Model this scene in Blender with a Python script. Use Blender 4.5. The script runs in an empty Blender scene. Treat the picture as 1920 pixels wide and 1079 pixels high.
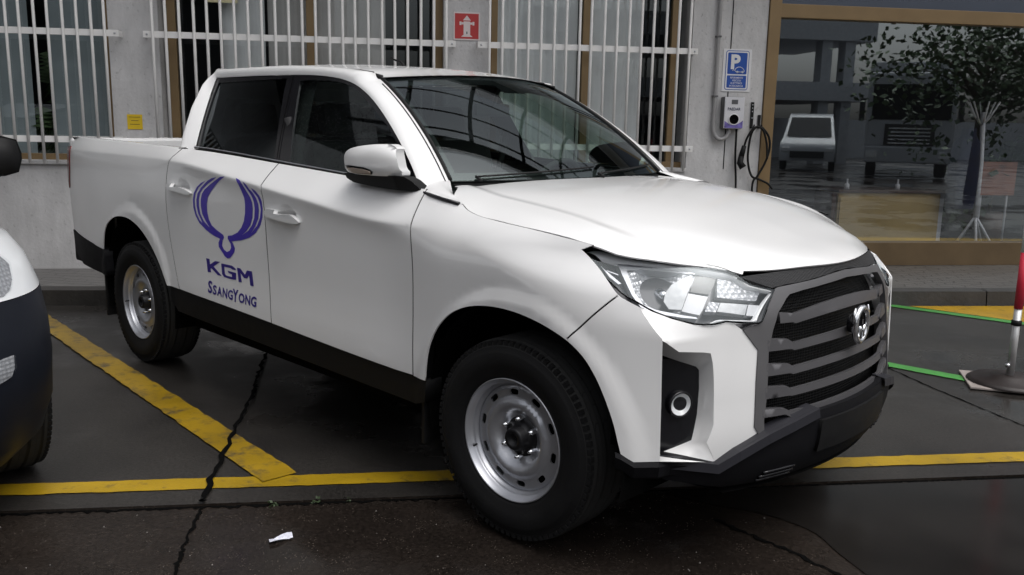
import bpy, bmesh, math, random
import numpy as np
from mathutils import Vector, Matrix
from mathutils.geometry import delaunay_2d_cdt
C = bpy.context.scene.collection
R_ = math.radians
random.seed(7)
# ---------------------------------------------------------------- camera
cam = bpy.data.objects.new('camera', bpy.data.cameras.new('camera')); C.objects.link(cam)
FOC, PITCH, ROLL, CAMH = 1647.7, .1859, .0195, 1.4494
cam.data.sensor_width = 36.0; cam.data.lens = 36.0*FOC/1920; cam.data.clip_start = .05; cam.data.clip_end = 500
_f = Vector((0, math.cos(PITCH), -math.sin(PITCH))); _u = Vector((0, math.sin(PITCH), math.cos(PITCH))); _r = Vector((1, 0, 0))
_r2 = math.cos(ROLL)*_r + math.sin(ROLL)*_u; _u2 = -math.sin(ROLL)*_r + math.cos(ROLL)*_u
cam.matrix_world = Matrix(((_r2.x, _u2.x, -_f.x, 0), (_r2.y, _u2.y, -_f.y, 0), (_r2.z, _u2.z, -_f.z, CAMH), (0, 0, 0, 1)))
bpy.context.scene.camera = cam
# ---------------------------------------------------------------- light: overcast day
SUN_EL, SUN_AZ = R_(66), R_(132)          # azimuth clockwise from +Y
world = bpy.data.worlds.new('World'); bpy.context.scene.world = world; world.use_nodes = True
wn = world.node_tree; wn.nodes.clear()
_sky = wn.nodes.new('ShaderNodeTexSky'); _sky.sky_type = 'NISHITA'; _sky.sun_disc = False
_sky.sun_elevation = SUN_EL; _sky.sun_rotation = SUN_AZ; _sky.air_density = 1.0; _sky.dust_density = 6.0; _sky.ozone_density = 1.0
_hs = wn.nodes.new('ShaderNodeHueSaturation'); _hs.inputs['Saturation'].default_value = .22
_bg = wn.nodes.new('ShaderNodeBackground'); _bg.inputs['Strength'].default_value = .15
_wo = wn.nodes.new('ShaderNodeOutputWorld')
wn.links.new(_sky.outputs[0], _hs.inputs['Color']); wn.links.new(_hs.outputs[0], _bg.inputs['Color']); wn.links.new(_bg.outputs[0], _wo.inputs[0])
sun = bpy.data.objects.new('sun', bpy.data.lights.new('sun', 'SUN')); C.objects.link(sun)
sun.data.energy = .6; sun.data.angle = R_(60); sun.data.color = (1, .985, .97)
_d = Vector((math.sin(SUN_AZ)*math.cos(SUN_EL), math.cos(SUN_AZ)*math.cos(SUN_EL), math.sin(SUN_EL)))
sun.rotation_euler = _d.to_track_quat('Z', 'Y').to_euler()
sc = bpy.context.scene
sc.view_settings.view_transform = 'Standard'; sc.view_settings.look = 'None'; sc.view_settings.exposure = 0.2; sc.view_settings.gamma = 1.0
sc.cycles.max_bounces = 10; sc.cycles.transparent_max_bounces = 16; sc.cycles.glossy_bounces = 6
# ---------------------------------------------------------------- materials
def mat(name, col, rough=.5, metal=0., coat=0., noise=0., nscale=8., bump=0., bscale=60., spec=.5, aniso=0):
    m = bpy.data.materials.new(name); m.use_nodes = True; nt = m.node_tree; p = nt.nodes['Principled BSDF']
    p.inputs['Base Color'].default_value = (*col, 1); p.inputs['Roughness'].default_value = rough
    p.inputs['Metallic'].default_value = metal; p.inputs['Coat Weight'].default_value = coat
    p.inputs['Coat Roughness'].default_value = .04; p.inputs['Specular IOR Level'].default_value = spec
    tc = nt.nodes.new('ShaderNodeTexCoord')
    if noise:
        n = nt.nodes.new('ShaderNodeTexNoise'); n.inputs['Scale'].default_value = nscale; n.inputs['Detail'].default_value = 6
        nt.links.new(tc.outputs['Object'], n.inputs['Vector'])
        r = nt.nodes.new('ShaderNodeMapRange'); r.inputs['From Min'].default_value = .3; r.inputs['From Max'].default_value = .7
        r.inputs['To Min'].default_value = 1-noise; r.inputs['To Max'].default_value = 1+noise
        nt.links.new(n.outputs[0], r.inputs[0])
        x = nt.nodes.new('ShaderNodeMix'); x.data_type = 'RGBA'; x.blend_type = 'MULTIPLY'; x.inputs['Factor'].default_value = 1
        x.inputs[6].default_value = (*col, 1); nt.links.new(r.outputs[0], x.inputs[7]); nt.links.new(x.outputs[2], p.inputs['Base Color'])
        r2 = nt.nodes.new('ShaderNodeMapRange'); r2.inputs['To Min'].default_value = max(0, rough*(1-noise)); r2.inputs['To Max'].default_value = min(1, rough*(1+noise))
        nt.links.new(n.outputs[0], r2.inputs[0]); nt.links.new(r2.outputs[0], p.inputs['Roughness'])
    if bump:
        b = nt.nodes.new('ShaderNodeTexNoise'); b.inputs['Scale'].default_value = bscale; b.inputs['Detail'].default_value = 5
        nt.links.new(tc.outputs['Object'], b.inputs['Vector'])
        bn = nt.nodes.new('ShaderNodeBump'); bn.inputs['Strength'].default_value = bump; bn.inputs['Distance'].default_value = .01
        nt.links.new(b.outputs[0], bn.inputs['Height']); nt.links.new(bn.outputs[0], p.inputs['Normal'])
    return m
def glass(name, tint, ior=1.5, rough=.0, refl=1.0, drops=0.):
    """thin pane: tinted see-through with a Fresnel reflection"""
    m = bpy.data.materials.new(name); m.use_nodes = True; nt = m.node_tree; nt.nodes.remove(nt.nodes['Principled BSDF'])
    out = nt.nodes['Material Output']; t = nt.nodes.new('ShaderNodeBsdfTransparent'); t.inputs[0].default_value = (*tint, 1)
    g = nt.nodes.new('ShaderNodeBsdfGlossy'); g.inputs['Roughness'].default_value = rough; g.inputs['Color'].default_value = (refl*.88, refl*.96, refl, 1)
    # Schlick reflectance, the same from both sides of the thin pane
    ge = nt.nodes.new('ShaderNodeNewGeometry'); dt = nt.nodes.new('ShaderNodeVectorMath'); dt.operation = 'DOT_PRODUCT'
    nt.links.new(ge.outputs['Incoming'], dt.inputs[0]); nt.links.new(ge.outputs['Normal'], dt.inputs[1])
    def mth(op, a, b_=None):
        q = nt.nodes.new('ShaderNodeMath'); q.operation = op
        for i_, v_ in enumerate((a, b_)):
            if v_ is None: continue
            if isinstance(v_, (int, float)): q.inputs[i_].default_value = v_
            else: nt.links.new(v_, q.inputs[i_])
        return q.outputs[0]
    f0 = ((ior-1)/(ior+1))**2*1.6                                # two faces of the pane
    fr = mth('ADD', mth('MULTIPLY', mth('POWER', mth('SUBTRACT', 1.0, mth('ABSOLUTE', dt.outputs['Value'])), 5.0), 1-f0), f0)
    x = nt.nodes.new('ShaderNodeMixShader'); nt.links.new(fr, x.inputs[0]); nt.links.new(t.outputs[0], x.inputs[1]); nt.links.new(g.outputs[0], x.inputs[2])
    if drops:
        tc = nt.nodes.new('ShaderNodeTexCoord'); v = nt.nodes.new('ShaderNodeTexVoronoi'); v.inputs['Scale'].default_value = 90
        nt.links.new(tc.outputs['Object'], v.inputs['Vector'])
        r = nt.nodes.new('ShaderNodeMapRange'); r.inputs['From Min'].default_value = .12; r.inputs['From Max'].default_value = .34; r.inputs['To Min'].default_value = 1; r.inputs['To Max'].default_value = 0
        nt.links.new(v.outputs['Distance'], r.inputs[0])
        b = nt.nodes.new('ShaderNodeBump'); b.inputs['Strength'].default_value = drops; b.inputs['Distance'].default_value = .002
        nt.links.new(r.outputs[0], b.inputs['Height']); nt.links.new(b.outputs[0], g.inputs['Normal']); nt.links.new(b.outputs[0], dt.inputs[1])
    nt.links.new(x.outputs[0], out.inputs[0]); return m
def pattern(name, kind, c1, c2, scale, rough=.5, metal=0., bump=.5, rot=0.):
    """regular mesh or fluting: voronoi / wave / brick pattern in colour and relief"""
    m = mat(name, c1, rough, metal); nt = m.node_tree; p = nt.nodes['Principled BSDF']; tc = [n for n in nt.nodes if n.type == 'TEX_COORD'][0]
    mp = nt.nodes.new('ShaderNodeMapping'); mp.inputs['Rotation'].default_value = (0, 0, rot) if not isinstance(rot, tuple) else rot
    nt.links.new(tc.outputs['Object'], mp.inputs[0])
    if kind == 'voronoi':
        t = nt.nodes.new('ShaderNodeTexVoronoi'); t.inputs['Scale'].default_value = scale; t.inputs['Randomness'].default_value = 0.15; o = t.outputs['Distance']
    elif kind == 'wave':
        t = nt.nodes.new('ShaderNodeTexWave'); t.inputs['Scale'].default_value = scale; o = t.outputs[0]
    else:
        t = nt.nodes.new('ShaderNodeTexBrick'); t.inputs['Scale'].default_value = scale; t.inputs['Mortar Size'].default_value = .012
        t.inputs['Color1'].default_value = (1, 1, 1, 1); t.inputs['Color2'].default_value = (.75, .75, .75, 1); t.inputs['Mortar'].default_value = (0, 0, 0, 1); o = t.outputs[0]
    nt.links.new(mp.outputs[0], t.inputs['Vector'])
    x = nt.nodes.new('ShaderNodeMix'); x.data_type = 'RGBA'; x.inputs[6].default_value = (*c1, 1); x.inputs[7].default_value = (*c2, 1)
    nt.links.new(o, x.inputs['Factor']); nt.links.new(x.outputs[2], p.inputs['Base Color'])
    b = nt.nodes.new('ShaderNodeBump'); b.inputs['Strength'].default_value = bump; b.inputs['Distance'].default_value = .004
    nt.links.new(o, b.inputs['Height']); nt.links.new(b.outputs[0], p.inputs['Normal'])
    return m
M = {}
M['paint'] = mat('white_paint', (.80, .80, .80), .26, coat=.7, noise=.015, nscale=3)
M['black'] = mat('black_plastic', (.008, .008, .0085), .55, spec=.25, noise=.15, nscale=20, bump=.08, bscale=250)
M['trim'] = mat('grey_black_trim', (.006, .006, .0075), .62, spec=.15, noise=.12, nscale=14, bump=.10, bscale=300)
M['trim_lit'] = mat('lit_ledge_trim', (.018, .018, .023), .5, noise=.1, bump=.08, bscale=300, spec=.3)  # trim made paler: light on the ledge's top face put into the colour
M['chrome_lit'] = mat('sky_lit_chrome', (.86, .87, .88), .22, coat=.3)  # pale diffuse colour stands in for sky mirrored in chrome
M['gap'] = mat('dark_cavity', (.003, .003, .003), .9, spec=.04)
M['gloss_black'] = mat('gloss_black', (.008, .008, .010), .18, noise=.1)
M['gun'] = mat('gunmetal', (.092, .090, .096), .42, metal=.2, noise=.06)
M['gun_light'] = mat('light_gunmetal', (.125, .123, .128), .40, metal=.25, noise=.05)
M['chrome'] = mat('chrome', (.78, .79, .81), .07, metal=1.0, noise=.05)
M['facet'] = pattern('faceted_chrome', 'voronoi', (.46, .47, .49), (.22, .23, .25), 70, .18, .25, .8)
M['rubber'] = mat('tyre_rubber', (.0075, .0075, .008), .75, noise=.2, nscale=14, bump=.12, bscale=120, spec=.25)
M['tread'] = pattern('tyre_tread', 'brick', (.002, .002, .002), (.013, .013, .013), 9, .75, 0, 1.0)
M['steel'] = mat('painted_steel', (.50, .51, .545), .30, metal=.7, noise=.07, nscale=10)
M['hub'] = mat('dark_hub', (.02, .02, .022), .38, metal=.5, noise=.2)
M['screen'] = glass('windscreen_glass', (.62, .72, .67), 1.55)
M['side_glass'] = glass('door_glass', (.50, .58, .54), 1.4, drops=.15)
M['privacy'] = glass('privacy_glass', (.07, .075, .08), 1.38)
M['lens'] = glass('lamp_lens', (.97, .975, .98), 1.4)
M['bright'] = mat('bright_chrome', (.93, .94, .95), .12, metal=1.0, noise=.03)
M['housing'] = mat('lamp_housing', (.045, .045, .05), .25, metal=.4, coat=.4, noise=.2)
M['amber'] = mat('amber_lens', (.5, .42, .36), .2, coat=.6)
M['red_lens'] = mat('red_lens', (.16, .02, .018), .25, coat=.5)
M['decal'] = mat('violet_vinyl', (.060, .036, .38), .35, noise=.05)
M['decal_dark'] = mat('navy_vinyl', (.036, .022, .21), .4, noise=.05)
M['cloth'] = mat('dark_upholstery', (.022, .022, .024), .85, noise=.2)
M['dash'] = mat('dash_plastic', (.030, .031, .033), .55, noise=.15)
M['mesh'] = pattern('grille_mesh', 'voronoi', (.0015, .0015, .0015), (.010, .010, .0105), 110, .5, 0, 1)
M['mesh'].node_tree.nodes['Principled BSDF'].inputs['Specular IOR Level'].default_value = .12
M['strip_mesh'] = pattern('strip_mesh', 'voronoi', (.045, .045, .048), (.012, .012, .013), 260, .45, .3, .8)
M['flat_white'] = mat('white_reflector', (.58, .59, .61), .2, coat=.2)
M['grey_lens'] = mat('grey_lens', (.34, .35, .36), .15, metal=.3, noise=.15, nscale=60)
# ---------------------------------------------------------------- mesh helpers
class MB:
    """collects shapes and links them as ONE mesh object"""
    def __init__(self): self.v = []; self.f = []; self.s = []; self.mi = []; self.cur = 0
    def add(self, vs, fs, smooth=False):
        o = len(self.v); self.v += [tuple(map(float, p)) for p in vs]
        for f in fs: self.f.append(tuple(o+i for i in f)); self.s.append(smooth); self.mi.append(self.cur)
        return self
    def box(self, a, b, bev=0.):
        x0, y0, z0 = a; x1, y1, z1 = b
        if bev <= 0:
            self.add([(x0,y0,z0),(x1,y0,z0),(x1,y1,z0),(x0,y1,z0),(x0,y0,z1),(x1,y0,z1),(x1,y1,z1),(x0,y1,z1)],
                     [(0,3,2,1),(4,5,6,7),(0,1,5,4),(1,2,6,5),(2,3,7,6),(3,0,4,7)])
        else:
            bm = bmesh.new(); bmesh.ops.create_cube(bm, size=1)
            for w in bm.verts: w.co = Vector(((x0+x1)/2+w.co.x*(x1-x0), (y0+y1)/2+w.co.y*(y1-y0), (z0+z1)/2+w.co.z*(z1-z0)))
            bmesh.ops.bevel(bm, geom=bm.edges[:], offset=bev, segments=2, affect='EDGES', profile=.6)
            bm.verts.index_update(); self.add([w.co[:] for w in bm.verts], [[w.index for w in f.verts] for f in bm.faces]); bm.free()
        return self
    def tube(self, pts, r, n=8, closed=False, caps=True, r2=None):
        pts = [Vector(p) for p in pts]; N = len(pts); rings = []; up = None
        for i, p in enumerate(pts):
            a = pts[(i-1) % N] if (closed or i) else p; b = pts[(i+1) % N] if (closed or i < N-1) else p
            t = (b-a).normalized()
            if up is None: up = Vector((0, 0, 1)) if abs(t.z) < .9 else Vector((1, 0, 0))
            e = t.cross(up).normalized(); g = e.cross(t).normalized(); up = g
            rr = r if r2 is None else r + (r2-r)*i/(N-1)
            rings.append([p + rr*(math.cos(2*math.pi*k/n)*e + math.sin(2*math.pi*k/n)*g) for k in range(n)])
        vs = [p for ring in rings for p in ring]; fs = []
        for i in range(N if closed else N-1):
            j = (i+1) % N
            for k in range(n): fs.append((i*n+k, i*n+(k+1) % n, j*n+(k+1) % n, j*n+k))
        if caps and not closed: fs.append(tuple(range(n-1, -1, -1))); fs.append(tuple((N-1)*n+k for k in range(n)))
        return self.add(vs, fs, True)
    def lathe(self, prof, n=48, axis='y', c=(0, 0, 0), a0=0., a1=2*math.pi):
        """prof: (radius, position along the axis)"""
        full = abs(a1-a0-2*math.pi) < 1e-6; na = n if full else n+1; vs = []
        for r, h in prof:
            for k in range(na):
                t = a0+(a1-a0)*k/n; p, q = r*math.cos(t), r*math.sin(t)
                vs.append({'y': (c[0]+p, c[1]+h, c[2]+q), 'z': (c[0]+p, c[1]+q, c[2]+h), 'x': (c[0]+h, c[1]+p, c[2]+q)}[axis])
        fs = []
        for i in range(len(prof)-1):
            for k in range(n):
                k2 = (k+1) % na; fs.append((i*na+k, i*na+k2, (i+1)*na+k2, (i+1)*na+k))
        return self.add(vs, fs, True)
    def grid(self, P, smooth=True):
        """P[i][j] -> points"""
        nu, nv = len(P), len(P[0]); return self.add([p for row in P for p in row],
            [(i*nv+j, (i+1)*nv+j, (i+1)*nv+j+1, i*nv+j+1) for i in range(nu-1) for j in range(nv-1)], smooth)
    def prism(self, poly, f0, f1):
        """extrude a 2D polygon between the maps f0 and f1 (2D -> 3D)"""
        tri = tessellate(poly); n = len(poly)
        self.add([f0(*p) for p in poly], [t[::-1] for t in tri]); self.add([f1(*p) for p in poly], tri)
        self.add([f0(*p) for p in poly]+[f1(*p) for p in poly], [(i, (i+1) % n, n+(i+1) % n, n+i) for i in range(n)])
        return self
    def xf(self, mtx):
        self.v = [tuple(mtx @ Vector(p)) for p in self.v]; return self
    def build(self, name, m, parent=None, loc=None, rz=None, fixn=True, normals=None):
        me = bpy.data.meshes.new(name); me.from_pydata(self.v, [], self.f)
        for q in (m if isinstance(m, (list, tuple)) else [m]): me.materials.append(q)
        me.polygons.foreach_set('use_smooth', self.s); me.polygons.foreach_set('material_index', self.mi)
        if fixn:
            bm = bmesh.new(); bm.from_mesh(me); bmesh.ops.recalc_face_normals(bm, faces=bm.faces[:]); bm.to_mesh(me); bm.free()
        me.update()
        if normals is not None: me.normals_split_custom_set_from_vertices(normals)
        o = bpy.data.objects.new(name, me); C.objects.link(o)
        if parent is not None: o.parent = parent
        if loc is not None: o.location = loc
        if rz is not None: o.rotation_euler = (0, 0, rz)
        return o
def tessellate(poly):
    from mathutils.geometry import tessellate_polygon
    t = tessellate_polygon([[Vector((p[0], p[1], 0)) for p in poly]])
    A = sum(poly[i][0]*poly[(i+1) % len(poly)][1]-poly[(i+1) % len(poly)][0]*poly[i][1] for i in range(len(poly)))
    out = []
    for a, b, c in t:
        s = (poly[b][0]-poly[a][0])*(poly[c][1]-poly[a][1])-(poly[c][0]-poly[a][0])*(poly[b][1]-poly[a][1])
        out.append((a, b, c) if s > 0 else (a, c, b))
    return out
def empty(name, loc=(0, 0, 0), rz=0., label=None, cat=None, group=None, parent=None):
    o = bpy.data.objects.new(name, None); C.objects.link(o); o.location = loc; o.rotation_euler = (0, 0, rz); o.empty_display_size = .1
    if parent: o.parent = parent
    return tag(o, label, cat, group)
def tag(o, label=None, cat=None, group=None, kind=None):
    for k, v in (('label', label), ('category', cat), ('group', group), ('kind', kind)):
        if v: o[k] = v
    return o
def copy_tree(o, parent=None):
    c = o.copy(); C.objects.link(c); c.parent = parent
    for ch in [q for q in bpy.data.objects if q.parent == o]: copy_tree(ch, c)
    return c
def smooth_line(pts, n=5):
    """Catmull-Rom through the points"""
    P = np.array(pts, float); 
    if len(P) < 3: return [tuple(p) for p in P]
    Q = np.vstack([2*P[0]-P[1], P, 2*P[-1]-P[-2]]); out = []
    for i in range(1, len(Q)-2):
        for k in range(n):
            t = k/n; a, b, c, d = Q[i-1], Q[i], Q[i+1], Q[i+2]
            out.append(tuple(.5*(2*b+(c-a)*t+(2*a-5*b+4*c-d)*t*t+(3*b-a-3*c+d)*t**3)))
    out.append(tuple(P[-1])); return out
def fair(pts, it=2):
    """light smoothing of a hand-read line, ends kept"""
    P = np.array(pts, float)
    for _ in range(it):
        Q = P.copy(); Q[1:-1] = .5*P[1:-1]+.25*(P[:-2]+P[2:]); P = Q
    return [tuple(p) for p in P]
def shift(pts, dx, dz): return [(p[0]+dx, p[1]+dz) for p in pts]
def inside(P, poly):
    x, y = P[:, 0], P[:, 1]; r = np.zeros(len(P), bool); n = len(poly); j = n-1
    for i in range(n):
        xi, yi = poly[i]; xj, yj = poly[j]
        c = ((yi > y) != (yj > y)) & (x < (xj-xi)*(y-yi)/((yj-yi) if yj != yi else 1e-12)+xi); r ^= c; j = i
    return r
def dist_poly(P, poly):
    A = np.array(poly); B = np.roll(A, -1, 0); D = np.full(len(P), 1e9)
    for a, b in zip(A, B):
        ab = b-a; L = (ab@ab) or 1e-12; t = np.clip(((P-a)@ab)/L, 0, 1); D = np.minimum(D, np.linalg.norm(P-(a+t[:, None]*ab), axis=1))
    return D
def densify(poly, step):
    out = []; n = len(poly)
    for i in range(n):
        a = np.array(poly[i]); b = np.array(poly[(i+1) % n]); L = np.linalg.norm(b-a); k = max(1, int(math.ceil(L/step)))
        if L < 1e-6: continue
        out += [tuple(a+(b-a)*t/k) for t in range(k)]
    return out
def resample_line(P, step):
    P = np.array(P, float); L = np.concatenate([[0], np.cumsum(np.linalg.norm(np.diff(P, axis=0), axis=1))]); n = max(2, int(L[-1]/step)+1)
    t = np.linspace(0, L[-1], n); return np.stack([np.interp(t, L, P[:, k]) for k in range(2)], 1)
def surf_normals(Sf, U, V, ref):
    e = 2e-4; a = Sf(U+e, V)-Sf(U-e, V); b = Sf(U, V+e)-Sf(U, V-e); n = np.cross(a, b)
    n /= np.maximum(np.linalg.norm(n, axis=1), 1e-12)[:, None]; s = np.sign(n@np.array(ref)); s[s == 0] = 1
    return n*s[:, None]
def patch(mb, Sf, outline, ref, step=.03, scale=(1, 1), thick=.014, off=0., holes=(), mirror=False, dish=None, extra=(), normals=None, lines=(), lipn=None):
    """a panel lying on the surface Sf inside the outline; its edge is turned inwards by `thick`"""
    sx, sy = scale
    sc_ = lambda L: [(p[0]*sx, p[1]*sy) for p in L]
    loops = [densify(sc_(outline), step)]+[densify(sc_(h), step) for h in holes]
    A = np.array(loops[0]); lo, hi = A.min(0), A.max(0)
    gx = np.arange(lo[0], hi[0]+step, step); gy = np.arange(lo[1], hi[1]+step, step*.9)
    G = np.array([(x+(step/2 if j % 2 else 0), y) for j, y in enumerate(gy) for x in gx])
    for (ex, ey, er, es) in extra:
        g = np.arange(-er, er+es, es); E_ = np.array([(ex*sx+i+(es/2 if k % 2 else 0), ey*sy+j) for k, j in enumerate(g) for i in g])
        G = G[(np.abs(G[:, 0]-ex*sx) > er+es) | (np.abs(G[:, 1]-ey*sy) > er+es)]; G = np.vstack([G, E_])
    k = inside(G, loops[0])
    for h in loops[1:]: k &= ~inside(G, h)
    G = G[k]
    if len(G):
        k = np.ones(len(G), bool)
        for L in loops: k &= dist_poly(G, L) > step*.42
        G = G[k]
    segs = []
    for ln_ in lines:                                          # rows of vertices that follow a crease
        Q_ = np.array(resample_line(sc_(ln_), step*.9)); k = inside(Q_, loops[0])
        for h in loops[1:]: k &= ~inside(Q_, h)
        for L in loops: k &= dist_poly(Q_, L) > step*.30
        segs.append((Q_, k))
    if segs and len(G):
        al = np.vstack([q[k] for q, k in segs if k.any()]) if any(k.any() for q, k in segs) else np.zeros((0, 2))
        if len(al):
            dm = np.min(((G[:, None, :]-al[None])**2).sum(2), axis=1)**.5; G = G[dm > step*.45]
    pts = []; edges = []
    for L in loops:
        o = len(pts); pts += L; edges += [(o+i, o+(i+1) % len(L)) for i in range(len(L))]
    nb = len(pts); pts += [tuple(p) for p in G]
    for q, k in segs:
        last = None
        for i in range(len(q)):
            if not k[i]: last = None; continue
            pts.append(tuple(q[i]))
            if last is not None: edges.append((last, len(pts)-1))
            last = len(pts)-1
    cv, ce, cf, ov, oe, of = delaunay_2d_cdt([Vector(p) for p in pts], edges, [], 0, 1e-7)
    Q = np.array([(p.x, p.y) for p in cv]); T = [tuple(f) for f in cf if len(f) == 3]
    cen = np.array([Q[list(t)].mean(0) for t in T]); k = inside(cen, loops[0])
    for h in loops[1:]: k &= ~inside(cen, h)
    T = [t for t, q in zip(T, k) if q]
    U, V = Q[:, 0]/sx, Q[:, 1]/sy
    P = Sf(U, V); N = surf_normals(Sf, U, V, ref); P = P+N*off
    if dish is not None: P = P+N*dish(U, V)[:, None]
    def orient(P, N, T):
        out = []
        for a, b, c in T:
            fn = np.cross(P[b]-P[a], P[c]-P[a]); out.append((a, b, c) if fn@N[a] > 0 else (a, c, b))
        return out
    T = orient(P, N, T)
    inv_ = {}
    for i, L in enumerate(ov):
        for j in L: inv_[j] = i
    lv, ln, lf = [], [], []
    if thick:
        base = len(P); c = 0
        for L in loops:
            n = len(L); ids = [inv_[c+i] for i in range(n)]; c += n
            o = base+len(lv); cx = P[ids].mean(0)
            for i in ids: lv.append(P[i]-.0006*N[i])
            for i in ids: lv.append(P[i]-thick*(N[i] if lipn is None else np.array(lipn, float)))
            for i in range(n):
                j = (i+1) % n; t = P[ids[j]]-P[ids[i]]; lf.append((o+i, o+j, o+n+j, o+n+i))
            qs = []
            for i in range(n):
                t = P[ids[(i+1) % n]]-P[ids[i-1]]; q = np.cross(t, N[ids[i]]); qs.append(q/max(np.linalg.norm(q), 1e-9))
            A2 = sum(L[i][0]*L[(i+1) % n][1]-L[(i+1) % n][0]*L[i][1] for i in range(n))
            d_ = sum(float(q@(P[i]-cx)) for q, i in zip(qs, ids))*(1 if L is loops[0] else -1)
            if d_ < 0: qs = [-q for q in qs]
            ln += qs+qs
            fq = []
            for f_ in lf[-n:]:
                V4 = [np.array(lv[k-base]) for k in f_]; fn = np.cross(V4[1]-V4[0], V4[3]-V4[0]); fq.append(f_ if fn@ln[f_[0]-base] >= 0 else f_[::-1])
            lf[-n:] = fq
    allP = np.vstack([P]+([np.array(lv)] if lv else [])); allN = np.vstack([N]+([np.array(ln)] if ln else []))
    F = T+lf
    if mirror:
        allP = allP*[1, -1, 1]; allN = allN*[1, -1, 1]; F = [f[::-1] for f in F]
    mb.add(allP, F, True)
    if normals is not None: normals.extend([tuple(n) for n in allN])
    return mb
def panel(name, m, parent, Sf, outline, ref, mirror=False, **kw):
    mb = MB(); ns = []; patch(mb, Sf, outline, ref, mirror=mirror, normals=ns, **kw)
    return mb.build(name, m, parent, fixn=False, normals=ns)
def both(name, m, parent, Sf, outline, ref, **kw):
    """the panel on the near side and its twin on the far side"""
    return [panel(name, m, parent, Sf, outline, ref, mirror=q, **kw) for q in (False, True)]
_tcache = {}
def text_tris(s, bold=0.0):
    """flat outline of a word as 2D points and triangles"""
    if (s, bold) in _tcache: return _tcache[(s, bold)]
    cu = bpy.data.curves.new('lettering', 'FONT'); cu.body = s; cu.size = 1; cu.offset = bold; cu.resolution_u = 3
    o = bpy.data.objects.new('lettering', cu); C.objects.link(o); bpy.context.view_layer.update()
    me = o.evaluated_get(bpy.context.evaluated_depsgraph_get()).to_mesh(); me.calc_loop_triangles()
    P = np.array([v.co[:2] for v in me.vertices]); T = [tuple(t.vertices) for t in me.loop_triangles]
    bpy.data.objects.remove(o); bpy.data.curves.remove(cu)
    _tcache[(s, bold)] = (P, T); return P, T
def lettering(mb, s, f, box, bold=0.0):
    """place a word so that it fills box = (u0, v0, u1, v1) through the map f(u, v) -> 3D"""
    P, T = text_tris(s, bold); lo, hi = P.min(0), P.max(0); u0, v0, u1, v1 = box
    Q = (P-lo)/(hi-lo); return mb.add([f(u0+(u1-u0)*a, v0+(v1-v0)*b) for a, b in Q], T)
# ---------------------------------------------------------------- truck surfaces
# truck frame: x forward from the front axle, y left, z up; half-widths are positive
def lut(x, pts):
    """smooth monotone (pchip-like) interpolation of a table"""
    xs = np.array([p[0] for p in pts], float); ys = np.array([p[1] for p in pts], float)
    x = np.clip(np.asarray(x, float), xs[0], xs[-1])
    h = np.diff(xs); d = np.diff(ys) / h
    m = np.zeros(len(xs)); m[0] = d[0]; m[-1] = d[-1]
    for i in range(1, len(xs) - 1):
        if d[i-1] * d[i] > 0:
            w1 = 2*h[i] + h[i-1]; w2 = h[i] + 2*h[i-1]
            m[i] = (w1 + w2) / (w1 / d[i-1] + w2 / d[i])
    i = np.clip(np.searchsorted(xs, x, side='right') - 1, 0, len(xs) - 2)
    t = (x - xs[i]) / h[i]
    return ((2*t**3 - 3*t**2 + 1) * ys[i] + (t**3 - 2*t**2 + t) * h[i] * m[i]
            + (-2*t**3 + 3*t**2) * ys[i+1] + (t**3 - t**2) * h[i] * m[i+1])
def sstep(a, b, x):
    t = np.clip((np.asarray(x, float) - a) / (b - a), 0, 1); return t*t*(3 - 2*t)
def nat_M(xs):
    n = len(xs); A = np.zeros((n, n)); B = np.zeros((n, n)); A[0, 0] = A[-1, -1] = 1
    for i in range(1, n-1):
        h0 = xs[i]-xs[i-1]; h1 = xs[i+1]-xs[i]
        A[i, i-1] = h0; A[i, i] = 2*(h0+h1); A[i, i+1] = h1
        B[i, i-1] = 6/h0; B[i, i] = -6/h0-6/h1; B[i, i+1] = 6/h1
    return np.linalg.solve(A, B)
class Spl:
    """natural cubic spline basis"""
    def __init__(self, xs): self.x = np.array(xs, float); self.M = nat_M(self.x)
    def basis(self, q):
        q = np.atleast_1d(np.asarray(q, float)); x = self.x
        i = np.clip(np.searchsorted(x, q, side='right')-1, 0, len(x)-2); h = x[i+1]-x[i]
        a = (x[i+1]-q)/h; b = (q-x[i])/h
        out = np.zeros((len(q), len(x))); r = np.arange(len(q))
        ca = (a**3-a)*h*h/6; cb = (b**3-b)*h*h/6
        lo = q < x[0]; hi = q > x[-1]
        ca = np.where(lo | hi, 0, ca); cb = np.where(lo | hi, 0, cb)
        out[r, i] += a; out[r, i+1] += b
        out += ca[:, None]*self.M[i] + cb[:, None]*self.M[i+1]
        return out
class Tab:
    """tensor-product natural spline table z = T[i][j] over xs, ys"""
    def __init__(self, xs, ys, T): self.a = Spl(xs); self.b = Spl(ys); self.T = np.array(T, float)
    def __call__(self, x, y):
        return np.einsum('ni,ij,nj->n', self.a.basis(x), self.T, self.b.basis(y))

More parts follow.
